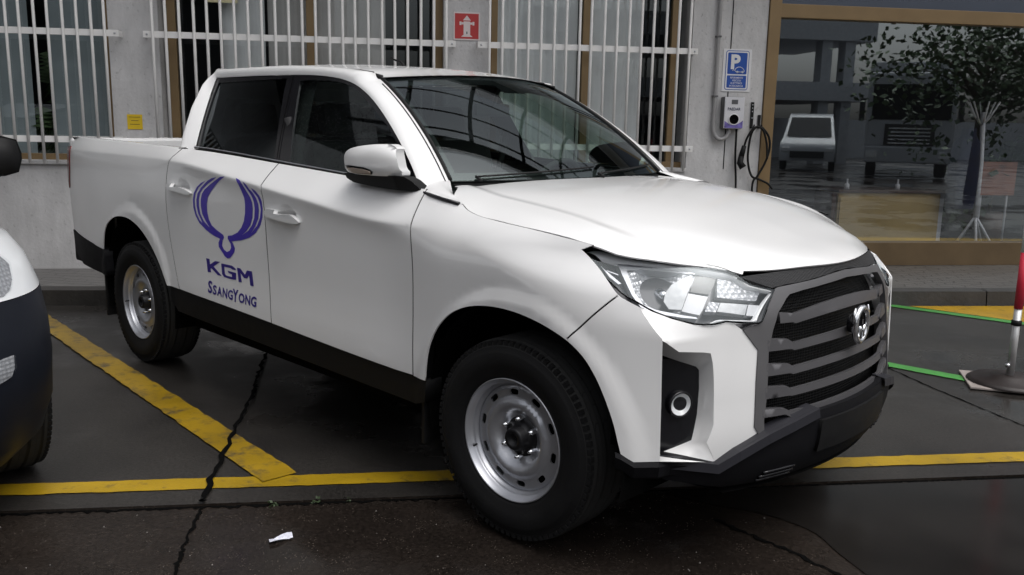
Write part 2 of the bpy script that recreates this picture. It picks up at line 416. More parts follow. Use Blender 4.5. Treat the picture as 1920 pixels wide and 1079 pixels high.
def zcrease(x): return lut(x, [(-4.3, 1.215), (-3.4, 1.222), (-2.5, 1.215), (-1.85, 1.162), (-1.28, 1.108), (-.7, 1.062), (-.4, 1.058), (-.1, 1.068), (.3, 1.045), (.7, 1.02)])
def ztop(x): return lut(x, [(-4.3, 1.302), (-2.5, 1.278), (-1.5, 1.236), (-.9, 1.207), (-.45, 1.185), (-.25, 1.128), (0, 1.108), (.2, 1.094), (.4, 1.078), (.7, 1.06)])
def wtop(x): return lut(x, [(-4.3, .895), (-2.75, .900), (-2.56, .892), (-2.42, .866), (-2.2, .855), (-.6, .846), (-.43, .850), (-.25, .863), (0, .884), (.25, .925), (.7, .93)])
def side_w(x, z):
    x = np.atleast_1d(np.asarray(x, float)); z = np.atleast_1d(np.asarray(z, float))
    door = sstep(-2.9, -2.3, x) * (1 - sstep(-.75, -.3, x))
    wd = lut(z, [(.30, .940), (.44, .949), (.50, .9525), (.56, .9500), (.64, .9435), (.74, .9375), (.84, .9355), (.95, .9350), (1.05, .9355), (1.35, .9355)])
    wf = lut(z, [(.30, .94), (.44, .948), (.55, .949), (.70, .950), (.85, .953), (.95, .956), (1.03, .957), (1.12, .956), (1.35, .954)])
    zc = zcrease(x)
    d2 = 1 - sstep(-.95, -.35, x)
    w = wd*door + (wf-.010*d2)*(1-door)
    w = w + (.017*door + .010*d2*(1-door))*np.exp(-np.clip(zc-z, 0, 1)/.040); zt = ztop(x); wt = wtop(x)
    r = .007 + .025*(1-door)
    w_at = np.where(door > .5, .9525, .9560)
    g = (w_at - wt) / np.maximum(r*np.log1p(np.exp((zt - zc)/r)), .01)
    w = w - g * r * np.log1p(np.exp(np.clip((z - zc)/r, -30, 30)))
    # wheel-arch flares
    for cx, cz, ax, az in ((.03, .372, .462, .458), (-3.09, .372, .442, .49)):
        rho = np.sqrt(((x-cx)/ax)**2 + ((z-cz)/az)**2)
        w = w + .011*(1 - sstep(.02, .15, np.abs(rho - 1.0) - .03))
    # nose taper
    xa = lut(z, [(.3, .40), (.45, .37), (.85, .15), (.95, .0), (1.05, -.25), (1.2, -.27)]); xb = lut(z, [(.3, .59), (.45, .585), (.82, .560), (.92, .48), (1.05, .24), (1.2, .22)])
    w = w - .093*np.clip((x-xa)/(xb-xa), 0, 3)**2
    # tail taper
    w = w - .042*np.clip((-3.45-x)/.65, 0, 3)**2.4
    return w
def S_side(x, z):
    x = np.atleast_1d(np.asarray(x, float)); z = np.atleast_1d(np.asarray(z, float))
    return np.stack([x, -side_w(x, z), z], 1)
# front face: s is the half-width y
def front_x(y, z):
    y = np.abs(np.atleast_1d(np.asarray(y, float))); z = np.atleast_1d(np.asarray(z, float))
    x0 = lut(z, [(.25, .75), (.35, .785), (.48, .798), (.6, .788), (.75, .768), (.84, .757), (.93, .736), (1.0, .716), (1.1, .69)])
    k = lut(z, [(.25, .32), (.5, .33), (.75, .31), (.84, .31), (.93, .36), (1.0, .55)])
    x = x0 - k*y**2 - .9*np.clip(y-.52, 0, 1)**3
    return x
def S_front(y, z):
    y = np.atleast_1d(np.asarray(y, float)); z = np.atleast_1d(np.asarray(z, float))
    return np.stack([front_x(y, z), -y, z], 1)
# headlamp lens: smooth wrap of front and side, parameter s = angle-like 0..1
_ls = [0, .15, .3, .42, .52, .60, .68, .76, .84, .92, 1.0]
_lp = {1.00: [(.665, .36), (.60, .47), (.535, .545), (.48, .605), (.435, .65), (.40, .69), (.365, .73), (.325, .77), (.28, .815), (.235, .855), (.12, .905)],
       .85: [(.715, .40), (.683, .50), (.655, .575), (.625, .65), (.597, .72), (.572, .775), (.54, .83), (.50, .868), (.44, .90), (.37, .927), (.22, .953)]}
_LX = Tab([.85, 1.0], _ls, [[p[0] for p in _lp[.85]], [p[0] for p in _lp[1.00]]])
_LY = Tab([.85, 1.0], _ls, [[p[1] for p in _lp[.85]], [p[1] for p in _lp[1.00]]])
def S_lamp(s, z):
    s = np.atleast_1d(np.asarray(s, float)); z = np.atleast_1d(np.asarray(z, float))
    ze = z
    x = _LX(ze, s); y = _LY(ze, s)
    b = .010*np.clip((z-1.0)/.09, 0, 2)**2      # rolls back under the bonnet edge
    return np.stack([x - b*.7, -(y - b*.5), z], 1)
# bonnet
_hx = [-.66, -.45, -.27, 0., .12, .25, .35, .44, .57, .66, .735]
_hy = [0., .25, .45, .60, .70, .78, .86, .94]
_hz = [[1.232, 1.230, 1.222, 1.209, 1.196, 1.176, 1.148, 1.11],
       [1.231, 1.229, 1.220, 1.206, 1.192, 1.172, 1.142, 1.11],
       [1.225, 1.223, 1.214, 1.198, 1.177, 1.155, 1.122, 1.085],
       [1.207, 1.204, 1.192, 1.171, 1.149, 1.130, 1.102, 1.075],
       [1.188, 1.185, 1.173, 1.152, 1.131, 1.112, 1.085, 1.050],
       [1.158, 1.155, 1.142, 1.120, 1.098, 1.076, 1.046, 1.010],
       [1.127, 1.123, 1.110, 1.084, 1.052, 1.018, .985, .950],
       [1.098, 1.094, 1.078, 1.036, 1.000, .970, .940, .910],
       [1.053, 1.048, 1.021, .966, .930, .900, .870, .840],
       [1.023, 1.012, .966, .920, .890, .860, .830, .800],
       [.991, .975, .930, .890, .860, .830, .800, .770]]
_HZ = Tab(_hx, _hy, _hz)
def hood_crease(x): return lut(x, [(-.7, .62), (-.6, .64), (-.27, .715), (.15, .715), (.35, .68), (.52, .60), (.7, .5)])
def S_hood(x, y):
    x = np.atleast_1d(np.asarray(x, float)); y = np.atleast_1d(np.asarray(y, float))
    z = _HZ(x, np.sqrt(y*y + .0004))
    z = z - .010*sstep(0, .055, hood_crease(x)-np.abs(y))*(1-sstep(.15, .58, x))
    xe = .726 - .55*y*y
    z = z - .007*np.clip((x-xe+.05)/.05, 0, 1.3)**2
    return np.stack([x, -y, z], 1)
def glass_w(z):
    z = np.asarray(z, float)
    return .846 - (z-1.187)*.40 - .13*np.clip(z-1.187, -.1, 1)**2
def S_glass(x, z):
    x = np.atleast_1d(np.asarray(x, float)); z = np.atleast_1d(np.asarray(z, float))
    return np.stack([x, -(glass_w(z) - .012*((x+1.5)/1.0)**2*.5), z], 1)
# windscreen: a = -1..1 across, b = 0 bottom .. 1 top
def S_screen(a, b):
    a = np.atleast_1d(np.asarray(a, float)); b = np.atleast_1d(np.asarray(b, float))
    hw = .700 + (.566-.700)*b
    yb = a*hw
    xb = -.415 - .335*(a*.70)**2; zb = 1.222 - .004*a*a
    xt = -1.055 - .45*(a*.566)**2; zt = 1.655 - .028*a*a
    bow = 4*b*(1-b)
    return np.stack([xb + (xt-xb)*b + .020*bow, yb, zb + (zt-zb)*b + .026*bow], 1)
def roof_z(x, y):
    x = np.asarray(x, float); y = np.asarray(y, float)
    zc = lut(x, [(-2.72, 1.690), (-2.62, 1.722), (-2.45, 1.736), (-2.0, 1.737), (-1.5, 1.714), (-1.24, 1.690), (-1.05, 1.657), (-.9, 1.615)])
    return zc - .032*(y/.56)**2
def S_roof(x, y):
    x = np.atleast_1d(np.asarray(x, float)); y = np.atleast_1d(np.asarray(y, float))
    return np.stack([x, -y, roof_z(x, y)], 1)

# lower bumper
def S_low(y, z):
    y = np.atleast_1d(np.asarray(y, float)); z = np.atleast_1d(np.asarray(z, float)); a = np.abs(y)
    x0 = lut(z, [(.26, .73), (.32, .785), (.40, .812), (.48, .818), (.54, .812), (.6, .79)])
    return np.stack([x0-.33*a**2-1.1*np.clip(a-.50, 0, 1)**2.6, -y, z], 1)
# outlines of panels and markings, in the coordinates of the surface they lie on
OUT = {
 'rear_arch': [(-3.5640, 0.6196), (-3.5473, 0.6855), (-3.5275, 0.7442), (-3.4699, 0.8058), (-3.3612, 0.8462), (-3.2389, 0.8656), (-3.1064, 0.8666), (-2.9557, 0.8307), (-2.8211, 0.7386), (-2.7163, 0.6360), (-2.6372, 0.5324)],
 'front_arch': [(-0.4177, 0.4893), (-0.4125, 0.5609), (-0.4007, 0.6312), (-0.3636, 0.7052), (-0.2922, 0.7710), (-0.2112, 0.8076), (-0.1262, 0.8280), (-0.0294, 0.8375), (0.0714, 0.8328), (0.1756, 0.8150), (0.2779, 0.7836), (0.3283, 0.7495), (0.3695, 0.7086), (0.4036, 0.6639), (0.4644, 0.5493), (0.4835, 0.4644)],
 'bed_seam': [(-2.5174, 1.2651), (-2.5333, 1.2233), (-2.6075, 1.1600), (-2.6248, 1.0802), (-2.6310, 0.9326), (-2.6114, 0.7857), (-2.5661, 0.6541), (-2.4959, 0.5310)],
 'door_seam': [(-1.6132, 1.2196), (-1.5715, 1.1152), (-1.6115, 0.9549), (-1.5947, 0.8301), (-1.5562, 0.6657), (-1.5376, 0.5137)],
 'fender_seam': [(-0.5452, 1.1722), (-0.4870, 1.0600), (-0.5041, 0.8913), (-0.5164, 0.7593), (-0.5116, 0.6286), (-0.5019, 0.4838)],
 'fender_top': [(-0.3296, 1.1504), (-0.2971, 1.1342), (-0.2571, 1.1208), (-0.1397, 1.1124), (-0.0280, 1.1025), (0.1234, 1.0899), (0.2251, 1.0767), (0.2651, 1.0680)],
 'lamp_side': [(0.2336, 1.0524), (0.3419, 0.9834), (0.4130, 0.9335), (0.4633, 0.9197)],
 'bump_seam': [(0.2778, 0.7832), (0.4130, 0.9335)],
 'corner': [(0.4826, 0.9060), (0.5664, 0.8186), (0.5752, 0.6329), (0.5815, 0.4370), (0.5228, 0.4324), (0.4873, 0.4531)],
 'sill': [(-2.6380, 0.5337), (-2.4932, 0.5306), (-1.9933, 0.5236), (-1.5376, 0.5137), (-1.3050, 0.5035), (-0.9746, 0.4957), (-0.5019, 0.4838), (-0.4172, 0.4902)],
 'bed_low': [(-3.5611, 0.6246), (-4.3294, 0.6695)],
 'bumper_r': [(-4.3294, 0.6695), (-3.5611, 0.6246), (-3.5102, 0.4645), (-4.0276, 0.4753), (-4.2459, 0.5326)],
 'belt': [(-2.4039, 1.2715), (-1.6545, 1.2284), (-1.0645, 1.1977), (-0.5636, 1.1768)],
 'handle': [(-1.5759, 1.0270), (-1.2843, 1.0144), (-2.5937, 1.0761), (-2.3178, 1.0717)],
 'F_crease': [(0.8504, 0.8985), (0.8113, 0.8053), (0.8179, 0.6176), (0.8159, 0.4169)],
 'F_lampbot': [(0.8507, 0.8991), (0.7932, 0.8742), (0.7236, 0.8499), (0.6629, 0.8441), (0.6202, 0.8510), (0.5946, 0.8468)],
 'F_grilleedge': [(0.5603, 0.8190), (0.5053, 0.7504), (0.5181, 0.6483), (0.5254, 0.5033), (0.5000, 0.4644)],
 'F_bot': [(0.6515, 0.3968), (0.8157, 0.4146)],
 'F_fog': [(0.8071, 0.7674), (0.6803, 0.7206), (0.6834, 0.4708), (0.6576, 0.3988)],
 'F_hoodfront': [(0.4835, 0.9826), (0.3590, 0.9783), (0.1832, 0.9871), (-0.0314, 0.9974), (-0.3474, 0.9928)],
 'F_frame_out': [(0.3989, 0.9349), (0.4963, 0.8351), (0.5603, 0.8190)],
 'F_frame_in': [(0.3439, 0.9362), (0.3623, 0.9026), (0.4141, 0.8604), (0.4412, 0.8075), (0.4632, 0.7378), (0.4758, 0.5942), (0.4933, 0.5150)],
 'F_bars': [(0.4082, 0.8622), (0.4242, 0.8241), (0.4654, 0.7820), (0.4674, 0.7382), (0.4726, 0.7020), (0.4767, 0.6592), (0.4807, 0.6274), (0.4830, 0.5854), (0.4933, 0.5575), (0.4935, 0.5274)],
 'F_barsteps': [(0.3449, 0.8537), (0.3332, 0.8160), (0.3705, 0.7714), (0.3359, 0.7509), (0.3695, 0.6899), (0.3470, 0.6746), (0.3844, 0.6182), (0.3558, 0.6016), (0.3966, 0.5457), (0.3626, 0.5237)],
 'F_barmid': [(0.0187, 0.8751), (0.0087, 0.8308), (0.0125, 0.7633), (0.0146, 0.7356), (0.0925, 0.6872), (0.0950, 0.6618), (0.1316, 0.6076), (0.1480, 0.5846)],
 'badge': [(-0.0528, 0.7739), (-0.0572, 0.8363), (-0.0474, 0.7116)],
 'F_strip': [(0.4040, 0.9353), (0.3409, 0.9421), (0.2693, 0.9443), (0.1590, 0.9525), (0.0428, 0.9624), (-0.0888, 0.9746), (-0.3065, 0.9806)],
 'F_frametop': [(0.3623, 0.9026), (0.3471, 0.9130), (0.2788, 0.9205), (0.1379, 0.9300), (-0.0467, 0.9403), (-0.3286, 0.9379)],
 'low_top': [(0.6626, 0.4018), (0.5977, 0.4395), (0.4926, 0.4829), (0.3874, 0.5075), (0.2645, 0.5308), (0.2038, 0.5149)],
 'low_bot': [(0.2742, 0.3081), (0.4391, 0.2814)],
 'low_step': [(0.6443, 0.3714), (0.4680, 0.4493), (0.3862, 0.4780)],
 'lamp': [(0.8984, 1.0454), (0.8279, 1.0541), (0.7467, 1.0369), (0.6643, 1.0216), (0.4853, 1.0136), (0.3220, 1.0070), (0.2445, 0.9953), (0.1922, 0.9772), (0.1427, 0.9511), (0.0318, 0.9321), (0.0431, 0.9146), (0.1224, 0.8484), (0.1605, 0.8380), (0.3397, 0.8477), (0.3783, 0.8506), (0.4467, 0.8460), (0.5377, 0.8519), (0.6411, 0.8733), (0.7032, 0.8920), (0.7541, 0.9126), (0.7908, 0.9302), (0.8331, 0.9744), (0.8890, 1.0179)],
 'lamp_proj': [(0.7612, 1.0007), (0.7122, 1.0059), (0.4161, 0.9804), (0.3788, 0.9150), (0.4797, 0.8620), (0.6379, 0.8915), (0.7415, 0.9315)],
 'lamp_blk': [(0.4225, 0.9735), (0.3072, 0.9806), (0.3472, 0.9421), (0.3970, 0.9221), (0.4638, 0.9297)],
 'hood': [(-0.7441, 0.5159), (-0.4464, 0.7964), (-0.3677, 0.8213), (-0.3151, 0.8450), (-0.2685, 0.8615), (-0.1507, 0.8611), (-0.0328, 0.8642), (0.1150, 0.8489), (0.2144, 0.8294), (0.2543, 0.8122), (0.3173, 0.7748), (0.3678, 0.7365), (0.4484, 0.6478), (0.5232, 0.5615), (0.5659, 0.5240), (0.6043, 0.4826)],
 'hoodf': [(0.6035, 0.4813), (0.6620, 0.3629), (0.7072, 0.1931), (0.7130, -0.0387)],
 'dlo': [(-2.6182, 1.6598), (-2.1920, 1.6605), (-1.8285, 1.6572), (-1.6280, 1.6524), (-1.4332, 1.6377), (-1.3013, 1.6150), (-1.1869, 1.5774), (-1.0803, 1.5289), (-0.9290, 1.4493), (-0.7668, 1.3340), (-0.6506, 1.2527), (-0.5839, 1.1807), (-1.0951, 1.1989), (-1.7175, 1.2285), (-2.5383, 1.2685), (-2.5388, 1.2803), (-2.5798, 1.4458), (-2.6205, 1.6069)],
 'g_rear': [(-2.5840, 1.6388), (-1.8722, 1.6437), (-1.8653, 1.6181), (-1.6978, 1.2397), (-2.5039, 1.2698), (-2.5458, 1.4064), (-2.6038, 1.5986)],
 'g_front': [(-1.7438, 1.6267), (-1.6116, 1.6311), (-1.4327, 1.6208), (-1.3125, 1.5987), (-1.2111, 1.5648), (-1.0708, 1.4975), (-0.9380, 1.4309), (-0.7977, 1.3388), (-0.7034, 1.2672), (-0.6815, 1.2511), (-0.6406, 1.1967), (-1.1034, 1.2139), (-1.5589, 1.2379), (-1.6237, 1.3657)],
 'screen': [(-0.9768, 1.0104), (-0.7937, 0.9879), (-0.4809, 0.9520), (-0.1104, 0.9202), (0.3362, 0.8960), (0.6392, 0.8751), (0.6713, 0.5856), (0.6873, 0.2799), (0.7469, -0.0032), (0.0650, 0.0036), (-0.3724, -0.0027), (-0.6907, -0.0115), (-0.8272, -0.0081), (-0.9448, 0.0245), (-0.9788, 0.1308), (-0.9950, 0.2861), (-1.0257, 0.6491)],
 'wing_a': [(-1.9360, 1.1667), (-2.0030, 1.1417), (-2.0582, 1.1131), (-2.1057, 1.0826), (-2.1438, 1.0504), (-2.1579, 1.0175), (-2.1591, 0.9776), (-2.1453, 0.9388), (-2.1166, 0.9116), (-2.0641, 0.8928), (-2.0000, 0.8756), (-1.9929, 0.8626), (-2.0086, 0.8472), (-2.0383, 0.8531), (-2.0998, 0.8614), (-2.1826, 0.8831), (-2.2493, 0.9111), (-2.2899, 0.9462), (-2.3102, 0.9853), (-2.3113, 1.0260), (-2.2951, 1.0636), (-2.2581, 1.0943), (-2.2102, 1.1174), (-2.1542, 1.1334), (-2.1790, 1.1213), (-2.2364, 1.0937), (-2.2761, 1.0609), (-2.2908, 1.0275), (-2.2913, 0.9950), (-2.2756, 0.9556), (-2.2478, 0.9275), (-2.2161, 0.9130), (-2.2309, 0.9311), (-2.2586, 0.9591), (-2.2735, 0.9964), (-2.2721, 1.0289), (-2.2569, 1.0602), (-2.2156, 1.0931), (-2.1669, 1.1181), (-2.1326, 1.1339), (-2.0841, 1.1494), (-2.0291, 1.1576), (-2.0504, 1.1486), (-2.1278, 1.1205), (-2.1910, 1.0907), (-2.2267, 1.0644), (-2.2439, 1.0310), (-2.2461, 0.9986), (-2.2350, 0.9591), (-2.2011, 0.9257), (-2.1389, 0.8974), (-2.1804, 0.9276), (-2.2149, 0.9608), (-2.2260, 1.0002), (-2.2237, 1.0325), (-2.2069, 1.0637), (-2.1752, 1.0878), (-2.1129, 1.1155), (-2.0429, 1.1424), (-1.9856, 1.1613)],
 'wing_b': [(-1.8353, 1.1648), (-1.8116, 1.1365), (-1.7925, 1.1059), (-1.7734, 1.0736), (-1.7702, 1.0440), (-1.7750, 1.0024), (-1.7901, 0.9634), (-1.8154, 0.9308), (-1.8558, 0.9020), (-1.9117, 0.8828), (-1.9518, 0.8767), (-1.9568, 0.8625), (-1.9417, 0.8505), (-1.9138, 0.8535), (-1.8275, 0.8667), (-1.7430, 0.8889), (-1.6823, 0.9177), (-1.6360, 0.9592), (-1.6147, 0.9979), (-1.6087, 1.0385), (-1.6120, 1.0710), (-1.6276, 1.0954), (-1.6601, 1.1168), (-1.6928, 1.1275), (-1.6777, 1.1101), (-1.6435, 1.0851), (-1.6296, 1.0569), (-1.6262, 1.0298), (-1.6374, 0.9922), (-1.6675, 0.9525), (-1.7269, 0.9094), (-1.6853, 0.9471), (-1.6530, 0.9871), (-1.6428, 1.0284), (-1.6450, 1.0557), (-1.6614, 1.0837), (-1.6865, 1.1066), (-1.7004, 1.1152), (-1.7117, 1.1188), (-1.7334, 1.1388), (-1.7645, 1.1524), (-1.7550, 1.1382), (-1.7304, 1.1157), (-1.7011, 1.0900), (-1.6847, 1.0618), (-1.6814, 1.0326), (-1.6899, 0.9875), (-1.7135, 0.9518), (-1.7544, 0.9198), (-1.8143, 0.8921), (-1.7687, 0.9183), (-1.7291, 0.9504), (-1.7076, 0.9859), (-1.6984, 1.0312), (-1.7006, 1.0587), (-1.7168, 1.0834), (-1.7466, 1.1109), (-1.7731, 1.1389), (-1.7907, 1.1564)],
 'wing_head': [(-2.0086, 0.8464), (-2.0360, 0.8518), (-2.0522, 0.8326), (-2.0511, 0.8109), (-2.0234, 0.7922), (-2.0082, 0.7839), (-1.9913, 0.7700), (-1.9627, 0.7625), (-1.9339, 0.7703), (-1.8988, 0.7968), (-1.8932, 0.8034), (-1.8860, 0.8217), (-1.9027, 0.8431), (-1.9178, 0.8523), (-1.9440, 0.8514), (-1.9266, 0.8385), (-1.9254, 0.8192), (-1.9406, 0.8026), (-1.9690, 0.7946), (-1.9968, 0.8024), (-2.0169, 0.8206), (-2.0108, 0.8391)],
 'let_k': [(-2.1888, 0.7369), (-2.1525, 0.7370), (-2.1477, 0.7093), (-2.0931, 0.7341), (-2.0405, 0.7358), (-2.1093, 0.7049), (-2.0212, 0.6677), (-2.0614, 0.6662), (-2.1320, 0.6925), (-2.1422, 0.6882), (-2.1329, 0.6711), (-2.1696, 0.6686)],
 'let_g': [(-2.0247, 0.7306), (-1.9176, 0.7323), (-1.8864, 0.7228), (-1.8779, 0.7156), (-1.9146, 0.7136), (-1.9347, 0.7188), (-1.9983, 0.7174), (-1.9884, 0.6812), (-1.9736, 0.6761), (-1.9161, 0.6768), (-1.9195, 0.6890), (-1.9541, 0.6929), (-1.9631, 0.7021), (-1.8860, 0.7019), (-1.8775, 0.7017), (-1.8760, 0.6684), (-1.9098, 0.6651), (-1.9964, 0.6659), (-2.0175, 0.6773), (-2.0288, 0.7244)],
 'let_m': [(-1.8696, 0.7292), (-1.8361, 0.7294), (-1.7917, 0.7048), (-1.7730, 0.7280), (-1.7245, 0.7297), (-1.7058, 0.6607), (-1.7379, 0.6602), (-1.7521, 0.7074), (-1.7666, 0.6904), (-1.7992, 0.6873), (-1.8359, 0.7086), (-1.8189, 0.6638), (-1.8504, 0.6622)],
 'txt_base': [(-2.1549, 0.5659), (-1.6986, 0.5629)],
 'txt_top': [(-2.1598, 0.6319), (-1.7029, 0.6176)],
 'lamp_chrome_blade': (-0.012, [(0.8674, 1.0499), (0.8146, 1.0580), (0.7223, 1.0378), (0.5598, 1.0232), (0.3881, 1.0132), (0.2445, 0.9986), (0.1828, 0.9818), (0.1354, 0.9561), (0.0307, 0.9334), (0.0443, 0.9245), (0.1654, 0.9418), (0.2190, 0.9699), (0.2979, 0.9788), (0.4049, 0.9936), (0.5544, 1.0052), (0.6434, 1.0115), (0.7520, 1.0145), (0.8086, 1.0252)]),
 'lamp_rim_strip': (-0.01, [(0.8633, 1.0156), (0.8283, 0.9559), (0.7691, 0.9064), (0.7023, 0.8820), (0.5748, 0.8652), (0.4560, 0.8540), (0.4039, 0.8634), (0.1743, 0.8513), (0.0407, 0.9254), (0.0326, 0.9228), (0.1492, 0.8412), (0.4059, 0.8559), (0.4620, 0.8478), (0.5893, 0.8597), (0.7170, 0.8762), (0.7810, 0.9001), (0.8390, 0.9529), (0.8735, 1.0170)]),
 'lamp_bowl': (-0.02, [(0.7210, 0.9959), (0.6482, 1.0029), (0.5080, 0.9957), (0.4111, 0.9893), (0.4004, 0.9803), (0.4763, 0.9339), (0.5444, 0.8931), (0.6000, 0.8987), (0.6692, 0.9079), (0.7209, 0.9209), (0.7250, 0.9557)]),
 'lamp_dark_block': (-0.025, [(0.3991, 0.9876), (0.2893, 0.9823), (0.3262, 0.9559), (0.3657, 0.9347), (0.4529, 0.9443)]),
 'lamp_white_block': (-0.028, [(0.4637, 0.9426), (0.3731, 0.9304), (0.4302, 0.8967), (0.4579, 0.8840), (0.5360, 0.8976)]),
 'lamp_signal': (-0.02, [(0.2911, 0.9758), (0.2165, 0.9665), (0.1593, 0.9410), (0.0817, 0.9331), (0.1135, 0.9062), (0.2423, 0.9157), (0.3366, 0.9244)]),
 'lamp_drl': (-0.02, [(0.3305, 0.9089), (0.1687, 0.8979), (0.2092, 0.8691), (0.3715, 0.8863)]),
 'lamp_drl_end': (-0.02, [(0.1620, 0.8976), (0.0957, 0.8917), (0.1382, 0.8624), (0.2005, 0.8681)]),
 'lamp_ribs': (-0.018, [(0.3878, 0.9134), (0.3379, 0.9074), (0.3804, 0.8844), (0.4329, 0.8880)]),
 'lamp_inner': (-0.012, [(0.5394, 0.9589), (0.4692, 0.9755), (0.4238, 0.9812), (0.4198, 0.9738), (0.4888, 0.9301), (0.5486, 0.8932), (0.6050, 0.8968), (0.6133, 0.9161), (0.5885, 0.9374)]),
 'lamp_wedge_a': (-0.015, [(0.8240, 1.0093), (0.8172, 1.0013), (0.7709, 0.9629), (0.7842, 0.9612), (0.8062, 0.9787)]),
 'lamp_wedge_b': (-0.015, [(0.8074, 0.9980), (0.7684, 0.9875), (0.7693, 0.9847), (0.8054, 0.9943)]),
 'lamp_frame': (-0.015, [(0.7533, 1.0154), (0.7040, 1.0140), (0.5538, 1.0048), (0.4045, 0.9929), (0.3928, 0.9883), (0.4136, 0.9884), (0.6501, 1.0020), (0.7248, 0.9987), (0.7278, 0.9394), (0.7094, 0.9105), (0.6596, 0.8973), (0.5524, 0.8815), (0.4915, 0.8738), (0.4901, 0.8697), (0.5625, 0.8760), (0.6745, 0.8902), (0.7289, 0.9049), (0.7463, 0.9337), (0.7531, 0.9912)]),
 'lamp_border': [(0.8767, 1.0408), (0.8299, 1.0455), (0.7394, 1.0225), (0.5747, 1.0095), (0.4025, 1.0008), (0.2827, 0.9909), (0.2213, 0.9763), (0.1725, 0.9552), (0.1312, 0.9388), (0.0419, 0.9306), (0.1773, 0.8462), (0.3704, 0.8547), (0.4209, 0.8540), (0.4665, 0.8479), (0.5858, 0.8587), (0.7146, 0.8755), (0.7740, 0.8986), (0.8046, 0.9268), (0.8433, 0.9546), (0.8612, 0.9898)],
 'fog_insert': (-0.05, [(0.7801, 0.7360), (0.7423, 0.7248), (0.6972, 0.7068), (0.6877, 0.6945), (0.6892, 0.6338), (0.6984, 0.4886), (0.7124, 0.4618), (0.7552, 0.4419), (0.8026, 0.4238)]),
 'fog_cut': [(0.7958, 0.7736), (0.7051, 0.7624), (0.6794, 0.7568), (0.6713, 0.7078), (0.6723, 0.5294), (0.6958, 0.4737), (0.6572, 0.4016)],
 'fog_lamp': [(0.7727, 0.5836), (0.7534, 0.5883), (0.7335, 0.5910), (0.7538, 0.6292), (0.7533, 0.5484)],
 'handle_front': [(-1.5779, 1.0302), (-1.5544, 1.0410), (-1.4897, 1.0411), (-1.4611, 1.0302), (-1.4082, 1.0305), (-1.3562, 1.0316), (-1.3130, 1.0217), (-1.2928, 1.0065), (-1.3001, 0.9973), (-1.3605, 0.9958), (-1.4511, 1.0017), (-1.5381, 1.0051), (-1.5679, 1.0150)],
 'cup_front': [(-1.4205, 1.0364), (-1.3677, 1.0409), (-1.4176, 1.0540)],
 'handle_rear': [(-2.5822, 1.0819), (-2.5518, 1.0961), (-2.5075, 1.0968), (-2.4876, 1.0816), (-2.4130, 1.0843), (-2.3530, 1.0782), (-2.3185, 1.0625), (-2.3260, 1.0520), (-2.3999, 1.0508), (-2.4865, 1.0551), (-2.5469, 1.0655)],
 'cup_rear': [(-2.4421, 1.0947), (-2.3850, 1.0970), (-2.4395, 1.1110)],
 'tail': [(-4.3565, 1.2907), (-4.2378, 1.1460), (-4.3587, 0.9380), (-4.4353, 0.7691), (-4.3608, 0.6733)],
 'taillight': [(-4.4429, 1.2102), (-4.1008, 1.2298), (-4.1382, 1.1026), (-4.3516, 0.9401), (-4.3777, 1.0590)],
}
# ---------------------------------------------------------------- setting: ground, kerb, building
WO = Vector((-1.119, 7.879, 0)); WA = .1411
def wl(s, y, z=0):                                             # wall frame -> world (y grows away from the camera)
    return Vector((WO.x+s*math.cos(WA)-y*math.sin(WA), WO.y+s*math.sin(WA)+y*math.cos(WA), z))
def concrete(name, col, streak=.25, rough=.85):
    m = mat(name, col, rough, noise=0, bump=.35, bscale=35); nt = m.node_tree; p = nt.nodes['Principled BSDF']; tc = [n for n in nt.nodes if n.type == 'TEX_COORD'][0]
    def nz(scale, sx, sz, detail=8):
        mp = nt.nodes.new('ShaderNodeMapping'); mp.inputs['Scale'].default_value = (sx, sx, sz); n = nt.nodes.new('ShaderNodeTexNoise')
        n.inputs['Scale'].default_value = scale; n.inputs['Detail'].default_value = detail; n.inputs['Roughness'].default_value = .65
        nt.links.new(tc.outputs['Object'], mp.inputs[0]); nt.links.new(mp.outputs[0], n.inputs['Vector']); return n.outputs[0]
    def rng(o, a, b, c, d):
        r = nt.nodes.new('ShaderNodeMapRange'); r.inputs['From Min'].default_value = a; r.inputs['From Max'].default_value = b; r.inputs['To Min'].default_value = c; r.inputs['To Max'].default_value = d
        nt.links.new(o, r.inputs[0]); return r.outputs[0]
    def mul(a, b):
        x = nt.nodes.new('ShaderNodeMath'); x.operation = 'MULTIPLY'; nt.links.new(a, x.inputs[0]); nt.links.new(b, x.inputs[1]); return x.outputs[0]
    v = mul(rng(nz(1.4, 1, .8), .3, .7, 1-streak, 1+streak*.6), rng(nz(9, 1, .22), .3, .7, 1-streak*.5, 1+streak*.4))
    v = mul(v, rng(nz(26, 1, .8, 10), .30, .42, .62, 1.0))
    x = nt.nodes.new('ShaderNodeMix'); x.data_type = 'RGBA'; x.blend_type = 'MULTIPLY'; x.inputs['Factor'].default_value = 1; x.inputs[6].default_value = (*col, 1)
    nt.links.new(v, x.inputs[7]); nt.links.new(x.outputs[2], p.inputs['Base Color']); return m
